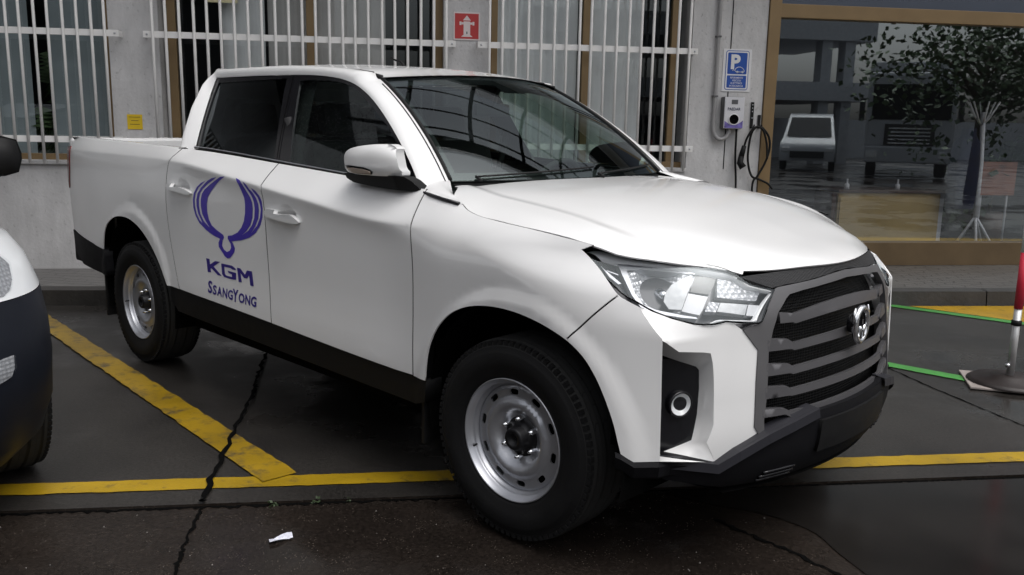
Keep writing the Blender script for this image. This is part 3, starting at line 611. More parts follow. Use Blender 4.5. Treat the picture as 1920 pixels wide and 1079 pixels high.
def wet_ground(name, c1, c2, wet=.5, dry_rough=.5, speck=.0, bumpd=.003):
    m = mat(name, c1, .4); nt = m.node_tree; p = nt.nodes['Principled BSDF']; tc = [n for n in nt.nodes if n.type == 'TEX_COORD'][0]
    def nz(scale, detail=8, rough=.6):
        n = nt.nodes.new('ShaderNodeTexNoise'); n.inputs['Scale'].default_value = scale; n.inputs['Detail'].default_value = detail; n.inputs['Roughness'].default_value = rough
        nt.links.new(tc.outputs['Object'], n.inputs['Vector']); return n.outputs[0]
    def rng(o, a, b, c, d):
        r = nt.nodes.new('ShaderNodeMapRange'); r.interpolation_type = 'SMOOTHSTEP'; r.inputs['From Min'].default_value = a; r.inputs['From Max'].default_value = b; r.inputs['To Min'].default_value = c; r.inputs['To Max'].default_value = d
        nt.links.new(o, r.inputs[0]); return r.outputs[0]
    x = nt.nodes.new('ShaderNodeMix'); x.data_type = 'RGBA'; x.inputs[6].default_value = (*c1, 1); x.inputs[7].default_value = (*c2, 1)
    nt.links.new(rng(nz(1.1), .35, .65, 0, 1), x.inputs['Factor'])
    y = nt.nodes.new('ShaderNodeMix'); y.data_type = 'RGBA'; y.blend_type = 'MULTIPLY'; y.inputs['Factor'].default_value = 1
    nt.links.new(x.outputs[2], y.inputs[6]); nt.links.new(rng(nz(70, 6, .7), .3, .7, .55, 1.45), y.inputs[7])
    col = y.outputs[2]
    if speck:
        v = nt.nodes.new('ShaderNodeTexVoronoi'); v.inputs['Scale'].default_value = 85; nt.links.new(tc.outputs['Object'], v.inputs['Vector'])
        k = nt.nodes.new('ShaderNodeMix'); k.data_type = 'RGBA'; k.inputs[7].default_value = (.085, .07, .058, 1); nt.links.new(col, k.inputs[6])
        a = nt.nodes.new('ShaderNodeMath'); a.operation = 'MULTIPLY'; nt.links.new(rng(v.outputs['Distance'], .10, .28, 1, 0), a.inputs[0]); nt.links.new(rng(nz(14), .48, .62, 0, speck), a.inputs[1])
        nt.links.new(a.outputs[0], k.inputs['Factor']); col = k.outputs[2]
    nt.links.new(col, p.inputs['Base Color'])
    nt.links.new(rng(nz(.75, 5), .5-wet*.3, .5-wet*.3+.22, .07, dry_rough), p.inputs['Roughness'])
    b = nt.nodes.new('ShaderNodeBump'); b.inputs['Strength'].default_value = .55; b.inputs['Distance'].default_value = bumpd
    h = nt.nodes.new('ShaderNodeMath'); h.operation = 'MULTIPLY'; nt.links.new(nz(130, 4), h.inputs[0]); nt.links.new(rng(nz(.75, 5), .5-wet*.3, .5-wet*.3+.22, .05, 1), h.inputs[1])
    nt.links.new(h.outputs[0], b.inputs['Height']); nt.links.new(b.outputs[0], p.inputs['Normal']); return m
def worn_paint(name, col, under, wear=.5, rough=.35):
    m = mat(name, col, rough, bump=.15, bscale=120); nt = m.node_tree; p = nt.nodes['Principled BSDF']; tc = [n for n in nt.nodes if n.type == 'TEX_COORD'][0]
    n = nt.nodes.new('ShaderNodeTexNoise'); n.inputs['Scale'].default_value = 9; n.inputs['Detail'].default_value = 10; n.inputs['Roughness'].default_value = .75; nt.links.new(tc.outputs['Object'], n.inputs['Vector'])
    r = nt.nodes.new('ShaderNodeMapRange'); r.inputs['From Min'].default_value = .62-.2*wear; r.inputs['From Max'].default_value = .78-.2*wear; nt.links.new(n.outputs[0], r.inputs[0])
    n2 = nt.nodes.new('ShaderNodeTexNoise'); n2.inputs['Scale'].default_value = 2.5; n2.inputs['Detail'].default_value = 6; nt.links.new(tc.outputs['Object'], n2.inputs['Vector'])
    q = nt.nodes.new('ShaderNodeMapRange'); q.inputs['From Min'].default_value = .3; q.inputs['From Max'].default_value = .7; q.inputs['To Min'].default_value = .7; q.inputs['To Max'].default_value = 1.15; nt.links.new(n2.outputs[0], q.inputs[0])
    y = nt.nodes.new('ShaderNodeMix'); y.data_type = 'RGBA'; y.blend_type = 'MULTIPLY'; y.inputs['Factor'].default_value = 1; y.inputs[6].default_value = (*col, 1); nt.links.new(q.outputs[0], y.inputs[7])
    x = nt.nodes.new('ShaderNodeMix'); x.data_type = 'RGBA'; x.inputs[7].default_value = (*under, 1); nt.links.new(y.outputs[2], x.inputs[6]); nt.links.new(r.outputs[0], x.inputs['Factor'])
    nt.links.new(x.outputs[2], p.inputs['Base Color']); return m
M['slab'] = wet_ground('wet_parking_slab', (.020, .018, .0165), (.034, .031, .028), wet=.55, dry_rough=.40, bumpd=.002)
M['asphalt'] = wet_ground('old_asphalt', (.013, .0103, .0088), (.023, .018, .015), wet=.30, dry_rough=.55, speck=1.0, bumpd=.006)
M['asphalt'].node_tree.nodes['Principled BSDF'].inputs['Specular IOR Level'].default_value = .25
M['yellow'] = worn_paint('yellow_road_paint', (.40, .255, .012), (.05, .045, .04), .35)
M['yellow_worn'] = worn_paint('worn_yellow_road_paint', (.36, .225, .012), (.05, .045, .04), .6)
M['yellow_old'] = worn_paint('faded_yellow_paint', (.46, .27, .008), (.10, .07, .03), .45)
M['green'] = worn_paint('green_tape', (.07, .30, .06), (.04, .06, .03), .2)
M['kerb'] = concrete('kerb_stone', (.040, .037, .034), .45, .45)
M['concrete'] = concrete('raw_concrete', (.60, .595, .60), .22)
M['gold'] = mat('bronze_anodised_frame', (.27, .185, .095), .38, metal=.35, noise=.08, nscale=5)
M['gold_dark'] = mat('brown_sill', (.13, .088, .045), .45, metal=.2, noise=.15, nscale=4)
M['bars'] = mat('white_bar_paint', (.84, .83, .82), .45, noise=.06, nscale=6)
M['blind'] = mat('grey_blind', (.80, .81, .82), .8, noise=.08, nscale=3)
M['blind_blue'] = mat('blue_grey_curtain', (.30, .35, .37), .8, noise=.10, nscale=2)
M['blind_brown'] = mat('taupe_curtain', (.60, .58, .57), .8, noise=.12, nscale=2)
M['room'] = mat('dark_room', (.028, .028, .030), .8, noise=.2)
M['office_glass'] = glass('office_glass', (.86, .88, .88), 1.55)
M['shop_glass'] = glass('showroom_glass', (.88, .90, .92), 2.45, rough=.012)
M['upper_glass'] = mat('blue_grey_panel', (.085, .105, .15), .25, noise=.06, nscale=2)
M['leaf'] = mat('leaf', (.045, .085, .028), .5, noise=.35, nscale=3)
M['bark'] = mat('bark', (.06, .045, .03), .9, noise=.3)
# ground
def sheet(name, m, polys, z, parent=None, th=0):
    mb = MB()
    for L in polys: mb.add([(x, y, z) for x, y in L], [tuple(range(len(L)))])
    return mb.build(name, m, parent)
jn = lambda x: 3.245+.1335*(x+.30)                               # joint between the yard and the parking slab
_slab = MB(); _slab.add([(-60, jn(-60), 0), (60, jn(60), 0), (60, 60, 0), (-60, 60, 0)], [(0, 1, 2, 3)]); tag(_slab.build('parking_ground', M['slab']), kind='structure')
_ya = MB(); _ya.add([(-60, -60, -.012), (60, -60, -.012), (60, jn(60), -.012), (-60, jn(-60), -.012)], [(0, 1, 2, 3)]); _ya.add([(-60, jn(-60), -.012), (60, jn(60), -.012), (60, jn(60), 0), (-60, jn(-60), 0)], [(0, 1, 2, 3)])
tag(_ya.build('yard_asphalt', M['asphalt']), kind='structure')
def ragged(a, b, w0, w1, n, jit, seed):
    rnd = random.Random(seed); a = Vector(a); b = Vector(b); d = (b-a).normalized(); q = Vector((-d.y, d.x)); L = []; R = []
    for i in range(n+1):
        t = i/n; p = a+(b-a)*t; w = w0+(w1-w0)*t; L.append(p+q*(w/2+rnd.uniform(-jit, jit))); R.append(p-q*(w/2+rnd.uniform(-jit, jit)))
    return L, R
def ribbon(name, m, a, b, w0, w1, z, n=60, jit=.004, seed=1, kind='structure'):
    L, R = ragged(a, b, w0, w1, n, jit, seed); mb = MB(); mb.grid([[(p.x, p.y, z), (q.x, q.y, z)] for p, q in zip(L, R)], smooth=False)
    return tag(mb.build(name, m), kind=kind)
yl = lambda x: 3.475+.1335*x
ribbon('yellow_bay_line', M['yellow'], (-3.6, yl(-3.6)), (6, yl(6)), .108, .108, .004, 220, .004, 3)
ribbon('yellow_bay_line', M['yellow_worn'], (-3.75, 6.56), (-.93, yl(-.93)+.03), .135, .150, .0085, 90, .005, 5)
ribbon('green_tape_line', M['green'], (2.2, 8.0-.02), (5.2, 5.59), .105, .105, .006, 40, .003, 8)
ribbon('green_tape_line', M['green'], (1.3, 6.24), (2.86, 4.90), .105, .105, .006, 40, .003, 9)
mb = MB(); mb.add([(x, y, .004) for x, y in ((3.32, 7.20), (4.2, 6.47), (5.2, 5.70), (9, 6.5), (9, 7.75))], [(0, 1, 2, 3, 4)]); tag(mb.build('yellow_ground_marking', M['yellow_old']), kind='structure')
def crack(pts, w, z, seed):
    rnd = random.Random(seed); P = smooth_line(pts, 12); mb = MB(); rows = []
    for i, p in enumerate(P):
        a = Vector(P[max(0, i-1)]); b = Vector(P[min(len(P)-1, i+1)]); d = (b-a).normalized(); q = Vector((-d.y, d.x)); ww = w*rnd.uniform(.45, 1.5); j = rnd.uniform(-.5, .5)*w
        c = Vector(p)+q*j; rows.append([(c.x+q.x*ww/2, c.y+q.y*ww/2, z), (c.x-q.x*ww/2, c.y-q.y*ww/2, z)])
    mb.grid(rows, smooth=False); return tag(mb.build('ground_crack', M['gap']), kind='structure')
crack([(-1.52, 5.3), (-1.42, 4.75), (-1.365, 4.485), (-1.285, 3.915), (-1.176, 3.203), (-1.16, 3.13)], .019, .012, 1)
crack([(-1.16, 3.12), (-1.12, 2.85), (-1.085, 2.66), (-1.03, 2.45), (-.95, 2.2)], .012, -.008, 2)
crack([(x, jn(x)-.006) for x in np.linspace(-3.2, 3.4, 40)], .022, -.0095, 3)
crack([(2.30, 5.45), (2.40, 4.93), (2.52, 4.45), (2.60, 4.15), (2.72, 3.7)], .010, .003, 4)
crack([(.78, 3.10), (.93, 2.93), (1.08, 2.74), (1.2, 2.55)], .016, -.008, 5)
# standing water in front of the pickup
M['puddle'] = mat('standing_water', (.014, .0125, .0115), .20, noise=.4, nscale=2, spec=.16)
pud = [(.62, 3.345), (1.05, 3.405), (2.2, 3.56), (4.5, 3.86), (4.5, 2.2), (1.30, 2.2), (1.22, 2.62), (1.16, 2.85), (1.12, 3.02), (.98, 3.16), (.80, 3.24)]
pud = smooth_line(pud+[pud[0]], 6)[:-1]; mb = MB(); mb.add([(x, min(y, jn(x)-.02), -.0085) for x, y in pud], tessellate(pud)); tag(mb.build('puddle', M['puddle']), kind='structure')
# kerb and pavement
ka = .0957; kl = lambda x: 6.918+ka*x
mb = MB(); xs_ = [-14+1.0*i+.02 for i in range(30)]
for i, x in enumerate(xs_):
    a, b = x+.004, x+.994; mb.add([(a, kl(a), 0), (b, kl(b), 0), (b, kl(b)+.015, .118), (a, kl(a)+.015, .118), (b, kl(b)+.13, .128), (a, kl(a)+.13, .128)], [(0, 1, 2, 3), (3, 2, 4, 5)])
tag(mb.build('kerb', M['kerb']), kind='structure')
M['paving'] = pattern('wet_slate_paving', 'brick', (.022, .021, .020), (.12, .115, .11), 2.4, .32, 0, 1.0, WA)
_p = M['paving'].node_tree; _n = _p.nodes.new('ShaderNodeTexNoise'); _n.inputs['Scale'].default_value = 3; _n.inputs['Detail'].default_value = 8
_m = _p.nodes.new('ShaderNodeMix'); _m.data_type = 'RGBA'; _m.blend_type = 'LINEAR_LIGHT'; _m.inputs['Factor'].default_value = .10
_tc = [n for n in _p.nodes if n.type == 'TEX_COORD'][0]; _mp = [n for n in _p.nodes if n.type == 'MAPPING'][0]
_p.links.new(_tc.outputs['Object'], _n.inputs['Vector']); _p.links.new(_tc.outputs['Object'], _m.inputs[6]); _p.links.new(_n.outputs[1], _m.inputs[7]); _p.links.new(_m.outputs[2], _mp.inputs[0])
mb = MB(); mb.add([(-14, kl(-14)+.12, .126), (16, kl(16)+.12, .126), tuple(wl(18, .3, .140)), tuple(wl(-14, .3, .132))], [(0, 1, 2, 3)]); tag(mb.build('pavement', M['paving']), kind='structure')
# ---------------- office building
office = empty('office_building', WO, WA, 'grey concrete office front with barred windows and bronze frames behind the pickup', 'building')
SILL = 1.055; HEAD = 3.15
wins = [(-6.0, -2.30), (-1.90, .485), (.90, 2.74)]
mb = MB(); edges_ = [-14]+[q for w in wins for q in w]+[3.45]
mb.box((-14, 0, -.05), (3.45, .32, SILL)); mb.box((-14, 0, HEAD), (3.45, .32, 6.2))
for i in range(0, len(edges_), 2): mb.box((edges_[i], 0, SILL), (edges_[i+1], .32, HEAD))
mb.box((3.45, .04, 3.6), (14, .32, 6.2))
mb.build('wall', M['concrete'], office)
MB().box((3.105, -.006, SILL+.0), (3.112, .0, HEAD)).build('wall_joint', M['gap'], office)
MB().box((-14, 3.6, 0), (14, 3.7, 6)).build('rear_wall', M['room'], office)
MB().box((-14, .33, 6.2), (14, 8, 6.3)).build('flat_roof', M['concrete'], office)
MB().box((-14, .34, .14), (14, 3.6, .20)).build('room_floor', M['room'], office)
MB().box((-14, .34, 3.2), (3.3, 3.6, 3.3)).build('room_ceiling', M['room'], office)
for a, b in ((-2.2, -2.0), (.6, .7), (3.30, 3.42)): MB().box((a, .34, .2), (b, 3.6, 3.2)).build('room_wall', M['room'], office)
mull = {0: [(-6.0, -5.94), (-4.1, -4.04), (-2.36, -2.30)], 1: [(-1.86, -1.79), (-.70, -.63), (.415, .485)], 2: [(.917, .975), (1.754, 1.818), (2.588, 2.650)]}
def blind(parent, m, s0, s1, z0, z1, y, pitch=.11, depth=.022):
    n = max(3, int((s1-s0)/.01)); rows = []
    for i in range(n+1):
        s = s0+(s1-s0)*i/n; rows.append([(s, y+depth*(abs(((s/pitch) % 1)-.5)*2)**1.5, z) for z in (z0, z1)])
    return MB().grid(rows).build('blind', m, parent)
for wi, (a, b) in enumerate(wins):
    w = empty('window', parent=office)
    mb = MB()
    for s0, s1 in mull[wi]: mb.box((s0, .135, SILL+.055), (s1, .195, HEAD-.06), .004)
    mb.box((a, .135, SILL), (b, .195, SILL+.055), .004); mb.box((a, .135, HEAD-.06), (b, .195, HEAD), .004)
    mb.build('window_frame', M['gold'], w)
    MB().add([(a+.01, .165, SILL+.03), (b-.01, .165, SILL+.03), (b-.01, .165, HEAD-.03), (a+.01, .165, HEAD-.03)], [(0, 1, 2, 3)]).build('pane', M['office_glass'], w)
    MB().box((a+.002, -.03, SILL-.028), (b-.002, .134, SILL+.004), .006).build('window_sill', M['concrete'], w)
    zt_, zb_ = HEAD, SILL+.02
    if wi == 0: blind(w, M['blind_blue'], -6, -3.02, zb_, zt_, .24, .5, .03); blind(w, M['blind_blue'], -2.86, -2.3, zb_, zt_, .24, .5, .03)
    if wi == 1: blind(w, M['blind'], -1.42, -1.06, zb_, zt_, .22); blind(w, M['blind_brown'], -1.04, -.02, zb_, zt_, .235, .35, .035)
    if wi == 2: blind(w, M['blind'], .96, 1.72, zb_, zt_, .22); blind(w, M['blind'], 1.80, 2.34, zb_, zt_, .235, .22, .03)
# ---------------- showroom front
show = empty('showroom_front', WO, WA, 'bronze-framed showroom window with a large reflecting pane right of the concrete wall', 'shop window')
MB().box((3.455, -.02, .13), (3.566, .14, 3.6), .004).build('post', M['gold'], show)
MB().box((3.566, -.012, 2.440), (12, .13, 2.562), .004).build('beam', M['gold'], show)
MB().box((3.566, -.010, .135), (12, .13, .362), .004).build('sill_panel', M['gold_dark'], show)
MB().box((9.2, -.012, .362), (9.3, .13, 2.44), .004).build('post', M['gold'], show)
MB().add([(3.56, .06, .36), (9.2, .06, .36), (9.2, .06, 2.45), (3.56, .06, 2.45)], [(0, 1, 2, 3)]).build('pane', M['shop_glass'], show)
MB().add([(9.3, .06, .36), (12, .06, .36), (12, .06, 2.45), (9.3, .06, 2.45)], [(0, 1, 2, 3)]).build('pane', M['shop_glass'], show)
MB().add([(3.56, .06, 2.55), (12, .06, 2.55), (12, .06, 3.6), (3.56, .06, 3.6)], [(0, 1, 2, 3)]).build('upper_panel', M['upper_glass'], show)
MB().box((12.0, -.02, .13), (12.3, .3, 3.6)).build('end_post', M['gold'], show)
# ---------------------------------------------------------------- the white pickup
TX, TY, TH, STEER = .6517, 3.5664, -.7789, .0515
truck = empty('pickup_truck', (TX, TY, 0), TH, 'white double-cab pickup with violet winged emblem and lettering on its rear door', 'pickup truck')
NEAR, FRONT, UP = (0, -1, 0), (1, -.2, 0), (0, 0, 1)
G_ = .0034                                                    # half a panel gap
o_ = OUT
def zt_line(x0, x1, n=24): return [(x, float(ztop(x))) for x in np.linspace(x0, x1, n)]
bs = smooth_line(fair(o_['bed_seam'], 2)); bs[0] = (-2.515, float(ztop(-2.515)))
ds = smooth_line(fair(o_['door_seam'], 3)); ds = [(p[0], p[1]) for p in ds]; ds[0] = (-1.6085, float(ztop(-1.6085)))
fs = smooth_line(fair(o_['fender_seam'], 3)); fs[0] = (-.545, float(ztop(-.545)))
sill = fair(o_['sill'], 1); sx = [p[0] for p in sill]; sz = [p[1] for p in sill]
sill_z = lambda x: float(np.interp(x, sx, sz))
bs[-1] = (bs[-1][0], sill_z(bs[-1][0])); ds[-1] = (ds[-1][0], sill_z(ds[-1][0])); fs[-1] = (fs[-1][0], sill_z(fs[-1][0]))
ra = smooth_line(fair(o_['rear_arch'], 1), 4); fa = smooth_line(fair(o_['front_arch'], 1), 4)
# vertex rows along the shoulder crease
_cx = np.linspace(-4.24, .20, 150)
CREASE = [[(x, float(zcrease(x))+d) for x in _cx] for d in (.034, .016, .006, 0., -.007, -.02, -.042, -.075)]
# doors and side panels
bed_out = shift(bs, -G_, 0)+[(x, sill_z(x)) for x in np.linspace(bs[-1][0]-G_, ra[-1][0], 4)[1:-1]]+ra[::-1]+[(-3.75, .645), (-4.0, .664), (-4.235, .684)]+\
    [(-4.262, .78), (-4.262, .92), (-4.235, 1.10), (-4.205, 1.22)]+zt_line(-4.20, -2.54)
both('bed_side', M['paint'], truck, S_side, bed_out, NEAR, thick=.005, lines=CREASE)
cups = [(-1.40, 1.030, .08, .009), (-2.41, 1.088, .08, .009)]
cups = [(cx, cz, r, s) for (cx, cz, r, s) in cups]
def cup_dish(U, V):
    d = np.zeros(len(U))
    for cx, cz, r, s in cups: d -= .034*np.clip(1-((U-cx)/.066)**2-((V-cz)/.042)**2, 0, 1)**.6
    return d
rd = shift(bs, G_, 0)[:-1]+[(x, sill_z(x)+.002) for x in np.linspace(bs[-1][0]+G_, ds[-1][0]-G_, 12)]+shift(ds, -G_, 0)[::-1][1:]+zt_line(-1.63, -2.49)
rear_doors = both('rear_door', M['paint'], truck, S_side, rd, NEAR, thick=.005, dish=cup_dish, extra=[(-2.41, 1.088, .085, .009)], lines=CREASE)
fd = shift(ds, G_, 0)[:-1]+[(x, sill_z(x)+.002) for x in np.linspace(ds[-1][0]+G_, fs[-1][0]-G_, 12)]+shift(fs, -G_, 0)[::-1][1:]+zt_line(-.565, -1.59)
front_doors = both('front_door', M['paint'], truck, S_side, fd, NEAR, thick=.005, dish=cup_dish, extra=[(-1.40, 1.030, .085, .009)], lines=CREASE)
for seam in (bs, ds, fs):                                     # black strips standing in for the shade in the shut lines
    for s in (1, -1): MB().tube([S_side(x, z)[0]*[1, s, 1]+np.array([0, .0040*s, 0]) for x, z in seam], .0036, 6).build('shut_line_shade', M['gap'], truck)
ft = smooth_line(o_['fender_top'][0:1]+fair(o_['fender_top'], 1)[1:], 4)
lamp_s = smooth_line(o_['lamp_side'][:3], 4)
for s in (1, -1): MB().tube([S_side(x, z)[0]*[1, s, 1]+np.array([0, .003*s, -.003]) for x, z in ft], .0030, 6).build('hood_line_shade', M['gap'], truck)  # black strip drawn for the shade in the bonnet gap
bseam = o_['bump_seam']
ia = min(range(len(fa)), key=lambda i: (fa[i][0]-bseam[0][0])**2+(fa[i][1]-bseam[0][1])**2)
fend = shift(fs, G_, 0)+[(-.46, sill_z(-.46))]+fa[:ia+1]+[(p[0]-.0022, p[1]+.0022) for p in (bseam[0], bseam[1])]+lamp_s[::-1][1:]+ft[::-1]+[(-.45, 1.1665)]
both('front_fender', M['paint'], truck, S_side, fend, NEAR, thick=.005, step=.022, lines=CREASE)
crn = o_['corner']
corner_out = fa[ia:]+[crn[5], crn[4], crn[3], crn[2], crn[1], crn[0]]+[(p[0]+.0022, p[1]-.0022) for p in (bseam[1], bseam[0])]
S_sx = S_side
bumper = empty('front_bumper', parent=truck)
for q in (False, True): panel('bumper_corner', M['paint'], bumper, S_side, corner_out, (.3, -1, 0), mirror=q, thick=.006, step=.02)
# front face of the bumper, with the fog-lamp pocket cut out of it
cx = [float(S_side(x, z)[0, 1]) for x, z in crn[:4]]
crease = [(-y, z) for y, (x, z) in zip(cx, crn[:4])]
fb = o_['F_lampbot']; ge = o_['F_grilleedge']; fc = o_['fog_cut']
cut = [(crease[1][0], crease[1][1]-.002), fc[0], fc[1], fc[2], (.674, .73), (.672, .70), fc[4], (.683, .50), fc[5], fc[6]]
face_out = [crease[0]]+[(fb[i][0], fb[i][1]-.004) for i in (1, 2, 3, 4, 5)]+[ge[0], ge[1], ge[2], ge[3], ge[4]]+[cut[-1]]+cut[::-1][1:]+[crease[1]]
def S_face(y, z):                                             # meets the corner piece along the crease
    P = S_front(y, z); y = np.atleast_1d(np.asarray(y, float)); z = np.atleast_1d(np.asarray(z, float))
    yc = np.interp(z, [.42, .63, .81, .905], [crease[3][0], crease[2][0], crease[1][0], crease[0][0]])
    xc = np.interp(z, [.42, .63, .81, .905], [crn[3][0], crn[2][0], crn[1][0], crn[0][0]])
    xf = front_x(yc, z); P[:, 0] += (xc-xf)*np.clip((y-.60)/(yc-.60), 0, 1.2)**2
    return P
for q in (False, True): panel('bumper_face', M['paint'], bumper, S_face, face_out, FRONT, mirror=q, thick=.02, step=.02)
fi = o_['fog_insert'][1]
def inset(Sf, d):
    def g(u, v):
        u = np.atleast_1d(np.asarray(u, float)); v = np.atleast_1d(np.asarray(v, float)); return Sf(u, v)+d*surf_normals(Sf, u, v, (.35, -1, 0) if Sf.__name__ == 'S_mir' else FRONT)
    return g
S_ins = inset(S_front, -.05)
rim = cut; ins = [fi[0], (.775, .734), fi[1], fi[2], fi[3], fi[3], fi[4], (.71, .57), fi[5], fi[8]]
ins = [(.845, .768), (.756, .729), fi[2], fi[3], (.688, .68), (.689, .66), fi[4], (.696, .55), fi[6], fi[8]]
for sgn in (1, -1):
    mb = MB(); A = [S_face(*p)[0] for p in rim]; B = [S_ins(*p)[0] for p in ins]
    A.append(S_face(*crease[3])[0]); B.append(S_ins(.806, .424)[0])
    mb.grid([[a*[1, sgn, 1], (a*.5+b*.5)*[1, sgn, 1], b*[1, sgn, 1]] for a, b in zip(A, B)], smooth=False)
    mb.s = [True]*len(mb.s)
    mb.build('fog_pocket', M['paint'], bumper)
    mb = MB(); patch(mb, S_ins, fi[:7]+[(.737, .452)]+fi[8:]+[(.835, .426), (.835, .735)], FRONT, step=.02, thick=.01, mirror=sgn < 0)
    fog = mb.build('fog_bezel', M['gloss_black'], truck)
    c = inset(S_front, -.040)(.753, .589)[0]*[1, sgn, 1]
    ax = Matrix.Translation(Vector(c)) @ Vector((1, .42*-sgn*1.0, 0)).to_track_quat('X', 'Z').to_matrix().to_4x4()
    MB().lathe([(.044, -.012), (.044, .004), (.038, .008), (.036, .004)], 28, 'x').xf(ax).build('lamp_ring', M['gloss_black'], fog)
    MB().lathe([(.036, .004), (.028, -.006), (.016, -.014), (.001, -.016)], 28, 'x').xf(ax).build('fog_reflector', M['chrome_lit'], fog)
    MB().lathe([(.036, .006), (.02, .010), (.0005, .012)], 28, 'x').xf(ax).build('fog_lens', M['lens'], fog)
# bonnet
hd = o_['hood']; xe = lambda y: .726-.55*y*y
hh = o_['hood']
hood_half = smooth_line([(-.53, .70)]+hh[1:10], 3)+smooth_line(fair(hh[10:], 1), 3)
fr = [(xe(y)-.004, y) for y in np.linspace(.47, 0, 14)]
cw = [(-.415-.335*y*y/.49*.49+.012, y) for y in np.linspace(0, .69, 10)]
half = cw+hood_half+fr
hood_out = half+[(x, -y) for x, y in half[::-1][1:-1]]
HC = [[(x, s*(float(hood_crease(x))+d)) for x in np.linspace(-.56, .55, 50)] for s in (1, -1) for d in (.012, 0., -.012, -.026, -.042, -.06)]
panel('hood', M['paint'], truck, S_hood, hood_out, UP, thick=.006, step=.03, lines=HC)
# cowl panels between bonnet, screen pillar and wing
for sgn in (1, -1):
    p00 = np.array(S_glass(-.584, 1.179)[0]); p10 = S_screen(-1, 0)[0]; p01 = S_side(-.330, 1.1505)[0]; p11 = S_hood(-.46, .787)[0]
    pm0 = S_side(-.45, 1.1665)[0]
    rows = []
    for u in np.linspace(0, 1, 9):
        row = []
        for v in np.linspace(0, 1, 7):
            a = p00*(1-u)**2+2*u*(1-u)*pm0+p01*u*u; b = p10*(1-u)+p11*u
            q = a*(1-v)+b*v+np.array([0, -.012, .016])*4*v*(1-v); row.append(q*[1, sgn, 1])
        rows.append(row)
    MB().grid(rows).build('cowl_panel', M['paint'], truck)
# ---------------- cab
dlo = o_['dlo']
top = smooth_line(fair(dlo[0:12], 1), 4)
rear_edge = [dlo[14], dlo[15], dlo[16], dlo[17]]
Wch = [(-2.5365, 1.270)]+smooth_line([(-2.5388, 1.2803), (-2.5798, 1.4458), (-2.6120, 1.590)], 4)+[(-2.620, 1.645)]
n_r = len(Wch)
topx = [p for p in top if p[0] < -1.30]; apx = [p for p in top if p[0] >= -1.30]
apx[-1] = (-.584, 1.181)
def resample(P, n):
    P = np.array(P, float); L = np.concatenate([[0], np.cumsum(np.linalg.norm(np.diff(P, axis=0), axis=1))]); t = np.linspace(0, L[-1], n)
    return np.stack([np.interp(t, L, P[:, k]) for k in range(P.shape[1])], 1)
W3 = np.vstack([S_glass(*np.array(Wch).T), S_glass(*resample(topx, 26).T), S_glass(*resample(apx, 26).T)])
Rr = np.array([(-2.625, -.845, 1.268), (-2.628, -.820, 1.36), (-2.640, -.755, 1.51), (-2.655, -.665, 1.650), (-2.650, -.600, 1.693)])
Rr = np.vstack([resample(Rr, n_r)])
xs = np.linspace(-2.56, -1.23, 26); Rt = np.stack([xs, np.full(26, -.566), roof_z(xs, .566)-.006], 1); Rt[0] = (-2.62, -.578, 1.702)
bb = np.linspace(1, 0, 26); Ra = S_screen(np.full(26, -1.0), bb)
R3 = np.vstack([Rr, Rt, Ra])
NV = 9
rail = []
for i in range(len(W3)):
    w, r = W3[i], R3[i]; L = np.linalg.norm(r-w)
    if i < n_r: bl = np.array([-.012, -.020, 0])
    elif i < n_r+26: bl = np.array([0, -.020, .022])
    else:
        t = (i-n_r-26)/25; bl = np.array([.012, -.022, .006])*(1-.3*t)
    rail.append([w*(1-v)**1+(r-w)*v*1.0-w*0+(w*v-w*v)+bl*4*v*(1-v) if False else w*(1-v)+r*v+bl*(4*v*(1-v))**.8 for v in np.linspace(0, 1, NV)])
for sgn in (1, -1):
    MB().grid([[p*[1, sgn, 1] for p in row] for row in rail]).build('cab_pillar', M['paint'], truck)
for sgn in (1, -1):
    sm = [rail[i][int(round((NV-1)*.86))]*[1, sgn, 1]+np.array([.0015, -.0012*sgn, .0012]) for i in range(n_r+28, len(rail))]
    MB().tube(sm, .0022, 5).build('pillar_seam', M['gap'], truck)
# roof
roof = empty('roof', parent=truck)
rows = []
for x in list(np.linspace(-2.665, -2.45, 7))+list(np.linspace(-2.35, -1.30, 16)):
    rows.append([(x, y, float(roof_z(x, y))) for y in np.linspace(-.560, .560, 25)])
for k in np.linspace(.2, 1, 5):
    rows.append([(-1.30*(1-k)+k*(-1.055-.45*y*y+.012), y*(1-k)+k*y*.566/.560, float(roof_z(-1.30, y))*(1-k)**1.25+(1-(1-k)**1.25)*(1.655-.028*(y/.566)**2+.006)) for y in np.linspace(-.560, .560, 25)])
MB().grid(rows).build('roof_skin', M['paint'], roof)
for sgn in (1, -1):
    MB().tube([(x, sgn*.563, float(roof_z(x, .563))-.004) for x in np.linspace(-2.58, -1.26, 18)], .006, 6).tube([(-1.36, sgn*.562, float(roof_z(-1.36, .562))-.001), (-1.26, sgn*.566, 1.648), (-1.195, sgn*.569, 1.631)], .004, 6, r2=.015).build('roof_channel', M['black'], roof)
MB().grid([[(x, y, z) for y in np.linspace(-a, a, 7)] for x, z, a in ((-2.665, 1.689, .555), (-2.655, 1.66, .58), (-2.64, 1.62, .60))]).build('roof_rear_edge', M['paint'], roof)
MB().lathe([(.030, 0), (.028, .006), (.012, .014), (.001, .016)], 16, 'z', (-2.02, .22, 1.733)).tube([(-2.02, .22, 1.74), (-2.06, .22, 1.775), (-2.16, .22, 1.80)], .010, 6, r2=.004).build('roof_aerial', M['black'], roof)
